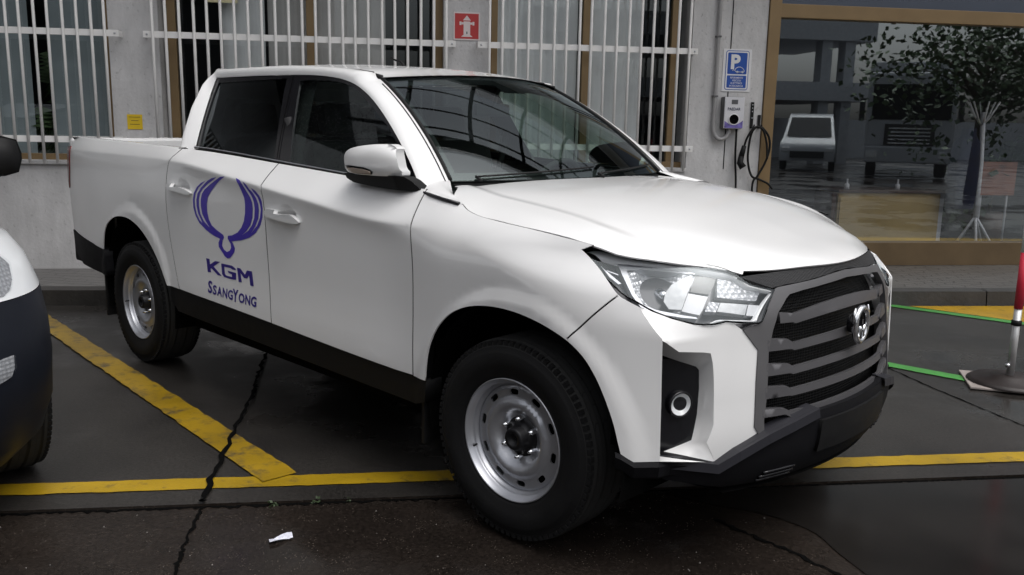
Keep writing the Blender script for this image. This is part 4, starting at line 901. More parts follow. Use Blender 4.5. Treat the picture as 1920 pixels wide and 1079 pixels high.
# rear wall of the cab
cp = MB()
ow = [(-.83, 1.0), (.83, 1.0), (.83, 1.27), (.74, 1.50), (.62, 1.66), (.55, 1.69), (-.55, 1.69), (-.62, 1.66), (-.74, 1.50), (-.83, 1.27)]
S_rear = lambda u, v: np.stack([np.full(len(np.atleast_1d(u)), -2.595)-.05*np.clip((np.atleast_1d(v)-1.2)/.45, 0, 1), -np.atleast_1d(np.asarray(u, float)), np.atleast_1d(np.asarray(v, float))], 1)
rw = [(-.64, 1.29), (.64, 1.29), (.56, 1.55), (-.56, 1.55)]
panel('cab_rear_panel', M['paint'], truck, S_rear, ow, (-1, 0, 0), thick=.01, step=.06, holes=[rw])
panel('rear_window', M['privacy'], truck, S_rear, rw, (-1, 0, 0), thick=0, step=.08)
# glazing
gr = fair(o_['g_rear'], 0); gf = smooth_line(o_['g_front'][:11], 3)+[o_['g_front'][11], o_['g_front'][12], o_['g_front'][13]]
gr = [(-2.580, 1.634), (-1.872, 1.6437), (-1.866, 1.618), (-1.700, 1.243), (-2.503, 1.284), (-2.548, 1.42), (-2.578, 1.57)]
frame_out = [(p[0], p[1]) for p in Wch]+[tuple(p) for p in resample(topx, 26)]+[tuple(p) for p in resample(apx, 26)]+[(-.66, 1.182), (-1.095, 1.197), (-1.7175, 1.2270), (-2.40, 1.262)]
for q in (False, True):
    panel('window_trim', M['gloss_black'], truck, S_glass, frame_out, NEAR, mirror=q, thick=.02, off=-.004, step=.03, holes=[gr, gf])
    panel('rear_door_glass', M['privacy'], truck, S_glass, gr, NEAR, mirror=q, thick=0, off=-.010, step=.05)
    panel('front_door_glass', M['side_glass'], truck, S_glass, gf, NEAR, mirror=q, thick=0, off=-.010, step=.05)
    s = -1 if q else 1
    belt = [S_glass(x, float(ztop(x))+.004)[0]*[1, s, 1]+np.array([0, -.006*s, 0]) for x in np.linspace(-2.53, -.60, 30)]
    belt += [S_glass(-.588, 1.181)[0]*[1, s, 1]]+[S_side(x, z)[0]*[1, s, 1]+np.array([0, -.003*s, .002]) for x, z in ((-.50, 1.1725), (-.42, 1.162), (-.345, 1.1525))]
    b = MB().tube(belt, .0075, 6).build('belt_moulding', M['gloss_black'], truck)
    MB().tube([np.array(p)+np.array([0, -.005*s, .006]) for p in belt[:-4]], .0028, 5).build('bright_strip', M['steel'], b)
    # division bar between the two doors
    MB().grid([[S_glass(x0+(x1-x0)*t+dx, z0+(z1-z0)*t)[0]*[1, s, 1]+np.array([0, -.002*s, 0]) for dx in (-.003, .003)] for x0, z0, x1, z1 in ((-1.665, 1.232, -1.812, 1.650),) for t in np.linspace(0, 1, 6)]).build('door_gap', M['gap'], truck)
ws = empty('windscreen', parent=truck)
U = np.linspace(-1, 1, 33)
MB().grid([[S_screen(u, v)[0] for v in np.linspace(0, 1, 17)] for u in U]).build('windscreen_glass', M['screen'], ws)
mb = MB()                                                      # ceramic border
def scr(u, v): return S_screen(u, v)[0]-np.array([.56, 0, .83])*.004
mb.grid([[scr(u, v) for v in (0.0, .03, .06)] for u in U]); mb.grid([[scr(u, v) for v in (.90, .95, 1.0)] for u in U])
for a, b in ((-1, -.95), (.95, 1)): mb.grid([[scr(u, v) for v in np.linspace(0, 1, 17)] for u in (a, b)])
mb.grid([[scr(u, v) for v in (.80, .86, .92)] for u in np.linspace(-.12, .12, 5)])
mb.build('black_border', M['gloss_black'], ws)
for s in (1, -1): MB().tube([S_screen(s*.997, v)[0]+np.array([0, 0, .003]) for v in np.linspace(0, 1, 20)], .0085, 6).build('screen_seal', M['black'], ws)
mb = MB(); mb.grid([[(x0, y*.98, z) for x0, z in ((-.395-.335*.49*y*y*2, 1.206-.02*y*y), (-.43-.335*.49*y*y*2, 1.216-.01*y*y), (-.47-.335*.49*y*y*2, 1.20))] for y in np.linspace(-.70, .70, 21)])
mb.build('scuttle', M['black'], truck)
for y0, y1, x0 in ((-.60, .02, 0), (.02, .60, .01)):
    mb = MB(); pts = []
    for t in np.linspace(0, 1, 12):
        y = y0+(y1-y0)*t; p = S_screen(y/.70, .015+.05*t)[0]+np.array([.006, 0, .007]); pts.append(p)
    mb.tube(pts, .0042, 6); mb.tube([pts[0], pts[0]+np.array([.04, -.01, -.012])], .006, 6); mb.build('wiper', M['black'], truck)
# ---------------- grille
gril = empty('grille', parent=truck)
sy = lambda L: [(y, z) for y, z in L]+[(-y, z) for y, z in L[::-1]]
panel('grille_mesh', M['mesh'], gril, inset(S_front, -.055), sy([(.36, .945), (.50, .80), (.53, .42)]), (1, 0, 0), thick=.01, step=.04)
ge_ = o_['F_grilleedge']
fo = [(.385, .9375), o_['F_frame_out'][0], o_['F_frame_out'][1], ge_[0], ge_[1], ge_[2], ge_[3], ge_[4]]
outer = [(0, .9625), (.10, .9575), (.2, .949), (.30, .943)]+fo
innr = [(0, .9370), (.14, .9295), (.28, .9200), (.345, .9125), (.363, .902)]+o_['F_frame_in'][2:6]+[(.4875, .520), (.484, .470)]
ring = outer+innr[::-1]
for q in (False, True): panel('grille_frame', M['gun_light'], gril, S_front, ring, (1, 0, 0), mirror=q, thick=.02, off=.004, step=.02)
bars = [(.4082, .8622, .8241, .345, .8537, .327, .851, .8165, .8755, .8330),
        (.466, .7820, .7382, .3705, .7714, .336, .7540, .7290, .7640, .7350),
        (.474, .7020, .6592, .3695, .6899, .347, .6760, .6510, .6840, .6580),
        (.482, .6274, .5854, .3844, .6182, .356, .6030, .5790, .6090, .5830),
        (.494, .5575, .5250, .3966, .5457, .363, .5280, .5040, .532, .508)]
for ye, zt, zb, y1, z1, y2, z2t, z2b, zmt, zmb in bars:
    topl = [(ye, zt), (y1, z1), (y2, z2t)]+[(y, z2t+(zmt-z2t)*(1-(y/y2)**2)) for y in np.linspace(y2, 0, 9)[1:]]
    botl = [(y, z2b+(zmb-z2b)*(1-(y/y2)**2)) for y in np.linspace(0, y2, 9)]+[(y1, zb-.003), (ye, zb)]
    h = topl+botl
    bar = h[:len(topl)]+[(-y, z) for y, z in topl[::-1][1:]]+[(-y, z) for y, z in botl[::-1]]+botl[1:]
    panel('grille_bar', M['gun'], gril, S_front, bar, (1, 0, 0), thick=.014, off=-.006, step=.022)
    mb = MB(); patch(mb, S_front, [(ye, zt-.002), (y1, z1-.002), (y2+.004, z2b+.006), (y1, zb), (ye, zb+.002)], (1, 0, 0), thick=.012, off=.004, step=.02)
    mb.build('bar_end', M['gun'], gril)
    mb = MB(); patch(mb, S_front, [(ye, zt-.002), (y1, z1-.002), (y2+.004, z2b+.006), (y1, zb), (ye, zb+.002)], (1, 0, 0), thick=.012, off=.0, step=.02, mirror=True); mb.build('bar_end', M['gun'], gril)
def S_strip(y, z): return S_front(y, z)+np.array([-.006, 0, 0])
low_s = [(.470, .962), (.404, .9365), (.3409, .9425), (.2693, .9450), (.159, .9530), (.0428, .9630)]
st = [(y, (.990-.016*(y/.50)**2)) for y in np.linspace(-.50, .50, 17)]+low_s+[(-y, z) for y, z in low_s[::-1]]
panel('mesh_strip', M['strip_mesh'], gril, S_strip, st, (1, 0, 0), thick=.02, step=.02)
# emblem: winged ring
bx = float(front_x(0, .78))
bd = MB(); ring_pts = [(bx+.038, .047*math.cos(t), .778+.060*math.sin(t)) for t in np.linspace(0, 2*math.pi, 33)[:-1]]
bd.tube(ring_pts, .011, 8, closed=True)
for s in (1, -1):
    bd.tube([(bx+.038, s*.040, .742), (bx+.040, s*.016, .735), (bx+.042, s*.012, .755), (bx+.042, s*.02, .775)], .007, 6)
    bd.tube([(bx+.036, s*.050, .79), (bx+.036, s*.060, .815), (bx+.036, s*.050, .842)], .008, 6, r2=.003)
bd.build('grille_emblem', M['chrome'], gril)
MB().lathe([(.034, -.01), (.036, .012), (.032, .018), (.001, .018)], 28, 'x', (bx+.012, 0, .778)).build('emblem_back', M['gloss_black'], gril)
# ---------------- lower bumper
lw = [(.805, .430), (.6626, .4018), (.5977, .4395), (.4926, .4829), (.3874, .5075), (.2645, .5308), (.245, .518), (0, .516)]
lwb = [(0, .285), (.35, .285), (.60, .300), (.79, .350)]
h = lw+lwb[0:]
low = lw[:-1]+[(-y, z) for y, z in lw[::-1][1:]]+[(-y, z) for y, z in lwb[::-1]]+lwb[1:]
lb = panel('lower_bumper', M['trim'], truck, S_low, low, (1, 0, 0), thick=.05, step=.03)
for s in (1, -1):                                              # bevelled ledge along the top edge
    e = [(.810, .430), (.6626, .4038), (.5977, .4415), (.4926, .4849), (.3874, .5095), (.2645, .5328)]
    A = [S_front(y, z+.004)[0]*[1, s, 1]+np.array([-.02, 0, 0]) for y, z in e]; B = [S_low(y, z-.004)[0]*[1, s, 1]+np.array([.012, 0, 0]) for y, z in e]
    Bm = [b+np.array([.004, 0, -.030]) for b in B]
    mb = MB(); mb.grid([[a, b, c] for a, b, c in zip(A, B, Bm)], smooth=False); mb.build('bumper_ledge', M['trim_lit'], lb)
for z, y in ((.335, .47), (.320, .48), (.305, .48)):
    for s in (1, -1): MB().tube([S_low(s*t, z)[0]+np.array([.003, 0, 0]) for t in np.linspace(.33, y, 8)], .005, 6).build('intake_slat', M['gloss_black'], lb)
mb = MB(); pl = [(-.25, .375), (.25, .375), (.25, .485), (-.25, .485)]
patch(mb, inset(S_low, .012), pl, (1, 0, 0), thick=.016, step=.04); mb.build('plate_holder', M['black'], lb)
for s in (1, -1): MB().tube([S_front(s*y, z)[0]+np.array([.016, 0, 0]) for y, z in ((.46, .472), (.40, .490), (.33, .508), (.28, .522))], .006, 6).build('bright_lip', M['steel'], lb)
mb = MB(); mb.grid([[S_low(y, .285)[0]+np.array([-d, 0, -.012-d*.08]) for d in (0, .12, .3)] for y in np.linspace(-.58, .58, 21)]); mb.build('skid_plate', M['black'], lb)
for s in (1, -1):                                              # black lip below the white corner, to the wheel arch
    A = [np.array(S_side(x, z)[0])*[1, s, 1] for x, z in ((.470, .455), (.4874, .450), (.5228, .4300), (.5790, .434))]+[S_front(.79, .420)[0]*[1, s, 1], S_front(.660, .398)[0]*[1, s, 1]]
    mb = MB(); mb.grid([[a+np.array([0, 0, .002]), a+np.array([.008, -.006*s, -.012]), a+np.array([-.002, .004*s, -.050]), a+np.array([-.012, .020*s, -.062])] for a in A], smooth=False)
    mb.build('corner_lip', M['trim'], lb)
# ---------------- headlamps
def S_lo(d):
    def g(u, v):
        u = np.atleast_1d(np.asarray(u, float)); v = np.atleast_1d(np.asarray(v, float)); return S_lamp(u, v)+d*surf_normals(S_lamp, u, v, (1, -1, .2))
    return g
LREF = (1, -1, .2); LSC = (.9, 1)
lo_ = o_['lamp']; lo_ = smooth_line(lo_[0:10], 2)[:-1]+lo_[9:11]+smooth_line(lo_[11:], 2)
def inset_poly(L, d, sc=(1, 1)):
    P = np.array(L, float)*sc; A = .5*sum(P[i-1][0]*P[i][1]-P[i][0]*P[i-1][1] for i in range(len(P))); out = []
    for i in range(len(P)):
        a = P[i]-P[i-1]; b = P[(i+1) % len(P)]-P[i]; a = a/max(np.linalg.norm(a), 1e-9); b = b/max(np.linalg.norm(b), 1e-9); n = np.array([-(a+b)[1], (a+b)[0]]); n = n/max(np.linalg.norm(n), .4)*(1 if A > 0 else -1)
        out.append(tuple((P[i]+n*d)/sc))
    return out
bo = inset_poly(lo_, .0030, LSC); INNER = o_['lamp_inner'][1]
for q in (False, True):
    s = -1 if q else 1
    hl = empty('headlight', parent=truck)
    panel('lamp_lens', M['lens'], hl, S_lamp, lo_, LREF, mirror=q, thick=0, off=.003, step=.025, scale=LSC)
    panel('lamp_seal', M['gap'], hl, S_lamp, lo_, LREF, mirror=q, thick=.004, off=.001, step=.02, scale=LSC, holes=[bo])
    MB().tube([S_lamp(u, v)[0]*[1, s, 1] for u, v in lo_], .0026, 6, closed=True).build('lamp_gasket', M['gap'], hl)
    panel('lamp_housing', M['housing'], hl, S_lo(-.050), lo_, LREF, mirror=q, thick=0, step=.03, scale=LSC)
    parts = [('dark_block', 'decal_dark', .02), ('white_block', 'flat_white', .02),
             ('signal', 'facet', .02), ('drl', 'grey_lens', .02), ('drl_end', 'flat_white', .02), ('ribs', 'facet', .02), ('wedge_a', 'steel', .004), ('wedge_b', 'steel', .004), ('frame', 'steel', .03)]
    for k, mm, th in parts:
        d, L = o_['lamp_'+k]
        panel(k, M[mm] if mm != 'decal_dark' else M['gloss_black'], hl, S_lo(d), L, LREF, mirror=q, thick=th, step=.02, scale=LSC)
    for k, nu in (('chrome_blade', 9), ('rim_strip', 9)):
        d, L = o_['lamp_'+k]; A_ = resample(L[:nu], 40); B_ = resample(L[nu:][::-1], 40); rr = []
        if k == 'rim_strip': A_, B_ = B_, A_
        for a_, b_ in zip(A_, B_):
            row = []
            for v in np.linspace(0, 1, 7):
                uv = a_*(1-v)+b_*v; row.append(S_lo(d-.012+.014*math.sin(math.pi*v)**.7)(uv[0], uv[1])[0]*[1, s, 1])
            rr.append(row)
        MB().grid(rr).build(k, M['chrome_lit'], hl)
    d, L = o_['lamp_bowl']; cu = np.mean([p[0] for p in L]); cv = np.mean([p[1] for p in L])
    panel('reflector', M['facet'], hl, S_lo(d), L, LREF, mirror=q, thick=0, step=.012, scale=LSC, dish=lambda U, V: -.045*np.clip(1-((U-cu)/.14)**2-((V-cv)/.065)**2, 0, 1)**.6)
    c = S_lo(-.05)(cu, cv)[0]*[1, s, 1]
    ax = Matrix.Translation(Vector(c)) @ Vector((1, -.45*s, 0)).to_track_quat('X', 'Z').to_matrix().to_4x4()
    MB().lathe([(.020, -.01), (.018, .02), (.012, .03), (.001, .032)], 20, 'x').xf(ax).build('bulb_shield', M['chrome'], hl)
    # a clear fluted blade inside the lamp, as wide as the dipped-beam chamber
    L2 = [tuple(p) for p in INNER]
    panel('inner_lens', M['grey_lens'], hl, S_lo(-.012), L2, LREF, mirror=q, thick=.004, step=.02, scale=LSC)
# ---------------- mirrors
# folded back against the door windows
MIR = [(-.9942, 1.2703), (-.9852, 1.2922), (-.9637, 1.3144), (-.9262, 1.3323), (-.8615, 1.3449), (-.7947, 1.3528), (-.7259, 1.3572), (-.6886, 1.3516), (-.663, 1.3391), (-.6449, 1.3131), (-.6379, 1.2867), (-.6364, 1.2443), (-.6493, 1.238), (-.7163, 1.2354), (-.7735, 1.2345), (-.844, 1.2352), (-.941, 1.2371), (-.9783, 1.2399), (-.9926, 1.2536)]
MIR = smooth_line(MIR+[MIR[0]], 2)[:-1]
def S_mir(x, z):
    x = np.atleast_1d(np.asarray(x, float)); z = np.atleast_1d(np.asarray(z, float))
    r = np.abs((x+.815)/.188)**2.6+np.abs((z-1.288)/.074)**2.4
    return np.stack([x, -(.893+.055*np.clip(1-r, 0, 1)**.55), z], 1)
LOWM = [(-.985, 1.2335), (-.9605, 1.2306), (-.8075, 1.233), (-.6688, 1.2390), (-.62, 1.2375), (-.598, 1.2223), (-.572, 1.1865), (-.5945, 1.181), (-.7236, 1.1837), (-.8318, 1.1883), (-.945, 1.1968), (-.982, 1.2122)]
def S_mlow(x, z):
    x = np.atleast_1d(np.asarray(x, float)); z = np.atleast_1d(np.asarray(z, float))
    return np.stack([x, -(.890+.030*np.clip((z-1.18)/.06, 0, 1)-.5*np.clip(x+.66, 0, 1)), z], 1)
for q in (False, True):
    s = -1 if q else 1
    mr = empty('side_mirror', parent=truck)
    if q: mr.location = (-.16, -.03, 0)                        # the far one is folded a little further
    panel('mirror_shell', M['paint'], mr, S_mir, MIR, NEAR, mirror=q, thick=.040, step=.010, lipn=(0, -1, 0))
    MB().add([(x, -.862*s, z) for x, z in MIR], [tuple(range(len(MIR)))]).build('mirror_glass', M['gloss_black'], mr)
    panel('mirror_base', M['black'], mr, S_mlow, LOWM, NEAR, mirror=q, thick=.050, step=.02, lipn=(0, -1, 0))
    ind = [(-.9805, 1.2675), (-.8892, 1.2683), (-.8059, 1.2653), (-.7749, 1.2588), (-.7578, 1.2505), (-.7676, 1.2405), (-.8698, 1.2385), (-.9638, 1.2405)]
    panel('indicator_surround', M['gloss_black'], mr, inset(S_mir, .003), ind, NEAR, mirror=q, thick=.008, step=.01)
    panel('indicator_lens', M['amber'], mr, inset(S_mir, .006), [(-.935, 1.2590), (-.88, 1.2605), (-.81, 1.2580), (-.772, 1.2520), (-.772, 1.2440), (-.87, 1.2420), (-.935, 1.2440)], NEAR, mirror=q, thick=.004, step=.01)
# ---------------- door handles
for doors, key, hx in ((front_doors, 'handle_front', -1.40), (rear_doors, 'handle_rear', -2.41)):
    L = smooth_line(o_[key]+[o_[key][0]], 2)[:-1]; x0 = min(p[0] for p in L); x1 = max(p[0] for p in L); cxm = (x0+x1)/2
    for q, d in zip((False, True), doors):
        zl = float(np.mean([p[1] for p in L if p[0] < x0+.05])); zr = float(np.mean([p[1] for p in L if p[0] > x1-.04]))
        def bulge(U, V):
            f = np.clip((U-x0)/(x1-x0), 0, 1); vc = zl+(zr-zl)*f
            return .040*np.clip(1-(2*f-1)**2*.96, 0, 1)**.6*np.clip(1-((V-vc)/.024)**2, .05, 1)**.7
        panel('door_handle', M['paint'], d, S_side, L, NEAR, mirror=q, thick=.022, off=.004, step=.008, dish=bulge, lipn=(0, -1, 0))
# ---------------- emblem and lettering on the near rear door
dec = empty('door_emblem', parent=truck)
rdn = dec
for k in ('wing_a', 'wing_b', 'wing_head'):
    panel('emblem_wing' if k != 'wing_head' else 'emblem_head', M['decal'], dec, S_side, o_[k], NEAR, thick=0, off=.0016, step=.02)
for k in ('let_k', 'let_g', 'let_m'): panel('emblem_letter', M['decal_dark'], dec, S_side, o_[k], NEAR, thick=0, off=.0016, step=.02)
on_door = lambda u, v: S_side(u, v)[0]+np.array([0, -.0018, 0])
mb = MB(); x = -2.162; ws_ = [('S', .046, .064, 0), ('S', .040, .048, 0), ('A', .050, .048, 0), ('N', .048, .048, 0), ('G', .050, .048, 0), ('Y', .056, .062, -.004), ('O', .058, .048, 0), ('N', .048, .048, 0), ('G', .052, .050, 0)]
for ch, w, hh, dz in ws_:
    k_ = 0 if ch != 'Y' else -.010
    lettering(mb, ch, on_door, (x+k_, .5635+dz, x+k_+w, .5635+dz+hh), .03); x += w+.0065+(k_*1.2)
mb.build('emblem_lettering', M['decal_dark'], dec)
# ---------------- tail, bed, sills
for q in (False, True):
    s = -1 if q else 1
    panel('tail_light', M['red_lens'], truck, S_side, [(-4.232, 1.235), (-4.150, 1.238), (-4.165, 1.12), (-4.235, .96), (-4.262, 1.00), (-4.248, 1.12)], NEAR, mirror=q, thick=.03, off=.006, step=.02)
    panel('rear_bumper_end', M['trim'], truck, S_side, [(-4.250, .677), (-4.0, .660), (-3.75, .640), (-3.512, .6225), (-3.492, .468), (-3.98, .478), (-4.20, .545)], NEAR, mirror=q, thick=.05, off=.004, step=.04)
    sillp = [(-2.62, .531), (-2.49, .528), (-1.54, .511), (-.98, .493), (-.50, .482), (-.42, .486), (-.43, .40), (-.50, .375), (-2.55, .40), (-2.60, .44)]
    panel('side_sill', M['black'], truck, S_side, sillp, NEAR, mirror=q, thick=.08, off=-.006, step=.05)
MB().box((-4.26, -.86, .66), (-4.20, .86, 1.29), .02).build('tailgate', M['paint'], truck)
MB().box((-4.30, -.86, .46), (-4.18, .86, .66), .02).build('rear_bumper', M['trim'], truck)
mb = MB(); mb.box((-4.19, -.80, .80), (-2.66, .80, .83)); mb.box((-2.66, -.84, .80), (-2.635, .84, 1.27))
for s in (1, -1):
    mb.grid([[(x, s*(.84), .82), (x, s*.84, 1.27), (x, s*(float(wtop(x))-.035), float(ztop(x))-.002)] for x in np.linspace(-4.19, -2.64, 12)], smooth=False)
mb.build('cargo_bed', M['black'], truck)
for s in (1, -1):
    mb = MB(); mb.grid([[(x, s*(float(side_w(x, float(ztop(x)))[0])-d), float(ztop(x))+h) for d, h in ((.002, -.006), (.010, .003), (.05, .004), (.07, -.01))] for x in np.linspace(-4.20, -2.56, 24)])
    mb.build('bed_rail', M['paint'], truck)
# dark inner body: keeps the cavities closed
mb = MB()
mb.box((-2.55, -.84, .30), (-.50, .84, .60)); mb.box((-.52, -.60, .33), (.46, .60, .93)); mb.box((-4.15, -.62, .45), (-2.55, .62, .79)); mb.box((-.56, -.86, .42), (-.50, .86, 1.14))
mb.box((.46, -.45, .40), (.60, .45, .86))
for s in (1, -1):
    for xa, xb in ((-2.60, -.46), (-4.2, -3.53), (-.46, -.44)):
        mb.grid([[(x, s*(float(side_w(x, z)[0])-.07), z) for z in (.50, .8, 1.0, min(1.17, float(ztop(x))-.02))] for x in np.linspace(xa, xb, 8)])
    # wheel housings
    for cx_, r in ((.03, .465), (-3.09, .475)):
        for y0 in (.55,):
            mb.grid([[(cx_+r*math.cos(t), s*y, .40+(r)*math.sin(t)) for y in (y0, .80, .925)] for t in np.linspace(-.25, math.pi+.25, 20)])
            mb.add([(cx_-.5, s*y0, .30), (cx_+.5, s*y0, .30), (cx_+.5, s*y0, .9), (cx_-.5, s*y0, .9)], [(0, 1, 2, 3)])
    mb.grid([[(x, s*(float(side_w(x, z)[0])-.06), z) for z in (.86, .95, 1.03)] for x in np.linspace(-.48, .25, 14)])
    mb.grid([[(.36+.16*t-max(0, z-.8)*.8, s*(.82-.30*t-max(0, z-.8)*.5), z) for z in (.42, .7, .85, .98)] for t in np.linspace(0, 1, 6)])
mb.build('inner_body', M['gap'], truck)
for s in (1, -1):
    MB().box((-.475, -.93 if s > 0 else .70, .22), (-.455, -.70 if s > 0 else .93, .62), .004).build('mud_flap', M['black'], truck)
    MB().box((-3.60, -.93 if s > 0 else .70, .20), (-3.58, -.70 if s > 0 else .93, .62), .004).build('mud_flap', M['black'], truck)
MB().tube([(-3.1, -.72, .36), (-3.1, .72, .36)], .05, 10).lathe([(.05, -.15), (.15, -.08), (.15, .08), (.05, .15)], 16, 'y', (-3.1, 0, .36)).build('rear_axle', M['hub'], truck)
# ---------------- interior
cab_in = empty('cabin', parent=truck)
mb = MB(); mb.grid([[(x, y, z-.02*(y/.7)**2) for y in np.linspace(-.74, .74, 13)] for x, z in ((-.50, 1.19), (-.62, 1.185), (-.80, 1.165), (-.92, 1.12), (-.96, 1.02), (-.90, .80))])
mb.build('dashboard', M['dash'], cab_in)
mb = MB(); mb.grid([[(x, y, float(roof_z(x, y))-.045) for y in np.linspace(-.58, .58, 9)] for x in np.linspace(-2.6, -1.20, 10)]); mb.build('headliner', M['cloth'], cab_in)
tx = Matrix.Translation((-1.00, .36, 1.10)) @ Matrix.Rotation(R_(-62), 4, 'Y')
mb = MB(); mb.tube([(.185*math.cos(t), .185*math.sin(t), 0) for t in np.linspace(0, 2*math.pi, 33)[:-1]], .015, 8, closed=True)
mb.lathe([(.001, -.03), (.07, -.03), (.075, .0), (.05, .015), (.001, .02)], 20, 'z')
for a in (0, 180, 270): mb.tube([(.06*math.cos(R_(a)), .06*math.sin(R_(a)), -.01), (.18*math.cos(R_(a)), .18*math.sin(R_(a)), 0)], .014, 6)
mb.xf(tx).build('steering_wheel', M['cloth'], cab_in)
MB().tube([(-1.03, .36, 1.08), (-.85, .36, 1.0)], .03, 8).build('steering_column', M['cloth'], cab_in)
def seat(x, y, w, n):
    b = MB(); b.box((x-.02, y-w/2, .62), (x+.48, y+w/2, .80), .05)
    bk_ = MB(); bk_.box((-.08, -w/2, 0), (.08, w/2, .62), .06); bk_.xf(Matrix.Translation((x, y, .74)) @ Matrix.Rotation(R_(-16), 4, 'Y')); b.add(bk_.v, bk_.f)
    for k in range(n):
        yy = y if n == 1 else y-w/2+w*(k+.5)/n
        h_ = MB(); h_.box((-.05, -.12, 0), (.05, .12, .17), .045); h_.xf(Matrix.Translation((x-.195, yy, 1.36)) @ Matrix.Rotation(R_(-10), 4, 'Y')); b.add(h_.v, h_.f)
    return b.build('seat', M['cloth'], cab_in)
seat(-1.62, .36, .50, 1); seat(-1.62, -.36, .50, 1); seat(-2.36, 0, 1.25, 3)
MB().box((-1.09, -.11, 1.475), (-1.06, .11, 1.535), .012).tube([(-1.07, 0, 1.52), (-1.03, 0, 1.60)], .01, 6).build('rear_view_mirror', M['cloth'], cab_in)
for s in (1, -1):
    mb = MB(); mb.grid([[(x, s*.80, z) for z in (.60, .9, 1.17)] for x in np.linspace(-2.5, -.6, 4)]); mb.build('door_lining', M['cloth'], cab_in)
    mb = MB(); mb.grid([[S_glass(-1.60-.15*t+d, 1.2+.45*t)[0]*[1, -s, 1]+np.array([0, .05*-s*-1 if False else s*-.05, 0]) for d in (-.08, .08)] for t in np.linspace(0, 1, 5)]); mb.build('pillar_lining', M['cloth'], cab_in)
    MB().tube([(-1.70, s*.74, 1.45), (-1.68, s*.62, 1.1)], .02, 6).build('seat_belt', M['cloth'], cab_in)
# ---------------- wheels
def make_wheel():
    w = empty('wheel', parent=truck)
    R0, hw = .366, .1225                                       # outer side at -y
    tyre = MB(); tyre.cur = 0
    tyre.lathe([(.215, -.085), (.222, -.107), (.236, -.114), (.262, -.1195), (.266, -.1215), (.285, -.1235), (.31, -.1235), (.316, -.121), (.319, -.1185), (.334, -.113)], 96)
    tyre.cur = 1
    tread = [(.334, -.113), (.347, -.105), (.354, -.093)]
    for y in (-.075, -.03, .03, .075): tread += [(.3585, y-.008), (.360, y-.007), (.352, y-.004), (.352, y+.004), (.360, y+.007)]
    tread += [(.354, .093), (.347, .105), (.334, .113)]; tyre.lathe(tread, 96)
    tyre.cur = 0; tyre.lathe([(.334, .113), (.31, .1235), (.26, .119), (.215, .085)], 96)
    for k in range(84):                                        # shoulder lugs
        a = 2*math.pi*k/84
        for yy in (-.104, .104):
            m4 = Matrix.Rotation(-a, 4, 'Y'); b = MB(); b.box((.338, yy-.008, -.0085), (.3535, yy+.008, .0085), 0); b.xf(m4); tyre.add(b.v, b.f)
    tyre.build('tyre', [M['rubber'], M['tread']], w, fixn=True)
    rim = MB(); rim.lathe([(.2205, -.100), (.2215, -.108), (.2185, -.112), (.2155, -.108), (.212, -.098), (.2035, -.090), (.1995, -.084), (.199, -.076), (.1935, -.072), (.1915, -.060), (.1895, .06), (.20, .09)], 96)
    rim.build('rim', M['steel'], w)
    prof = [(.030, -.044), (.062, -.045), (.072, -.047), (.085, -.054), (.100, -.070), (.112, -.080), (.122, -.084), (.131, -.083), (.141, -.076), (.150, -.071), (.180, -.069), (.1915, -.062)]
    def S_disc(u, v):
        u = np.atleast_1d(np.asarray(u, float)); v = np.atleast_1d(np.asarray(v, float)); r = np.hypot(u, v)
        return np.stack([u, lut(r, prof), v], 1)
    circ = lambda r, n: [(r*math.cos(2*math.pi*k/n), r*math.sin(2*math.pi*k/n)) for k in range(n)]
    slots = []
    for k in range(10):
        a = R_(97)+2*math.pi*k/10; L = []
        for i in range(20):
            t = 2*math.pi*i/20; ex, ey = .0195*abs(math.cos(t))**.6*math.copysign(1, math.cos(t)), .0105*abs(math.sin(t))**.6*math.copysign(1, math.sin(t))
            r = .1655+ey; L.append((r*math.cos(a)-ex*math.sin(a), r*math.sin(a)+ex*math.cos(a)))
        slots.append(L)
    panel('wheel_disc', M['steel'], w, S_disc, circ(.1912, 96), (0, -1, 0), holes=slots+[circ(.034, 24)], step=.010, thick=.006)
    MB().lathe([(.19, -.005), (.001, -.005)], 40).lathe([(.15, .03), (.15, .06), (.001, .06)], 40).build('brake_disc', M['gap'], w)
    hub = MB(); hub.lathe([(.074, -.044), (.070, -.050), (.058, -.052), (.050, -.058), (.043, -.064), (.041, -.090), (.036, -.096), (.022, -.096), (.020, -.080), (.001, -.080)], 32)
    hub.build('hub', M['hub'], w)
    for k in range(6):
        a = R_(30)+2*math.pi*k/6; nut = MB(); nut.lathe([(.0115, -.045), (.0115, -.066), (.008, -.070), (.0055, -.080), (.001, -.080)], 6, 'y', (.0697*math.cos(a), 0, .0697*math.sin(a))); nut.build('wheel_nut', M['chrome'], w)
    MB().tube([(.19*math.cos(R_(200)), -.09, .19*math.sin(R_(200))), (.180*math.cos(R_(200)), -.115, .180*math.sin(R_(200)))], .004, 6).build('valve', M['black'], w)
    return w
wh = make_wheel(); wy0 = .8195
for i, (x, s) in enumerate(((0, -1), (-3.1, -1), (0, 1), (-3.1, 1))):
    w = wh if i == 0 else copy_tree(wh, truck)
    w.location = (x, s*wy0, .362); w.rotation_euler = (0, R_(13 if i else 0), (math.pi if s > 0 else 0)+(STEER if x == 0 else 0))
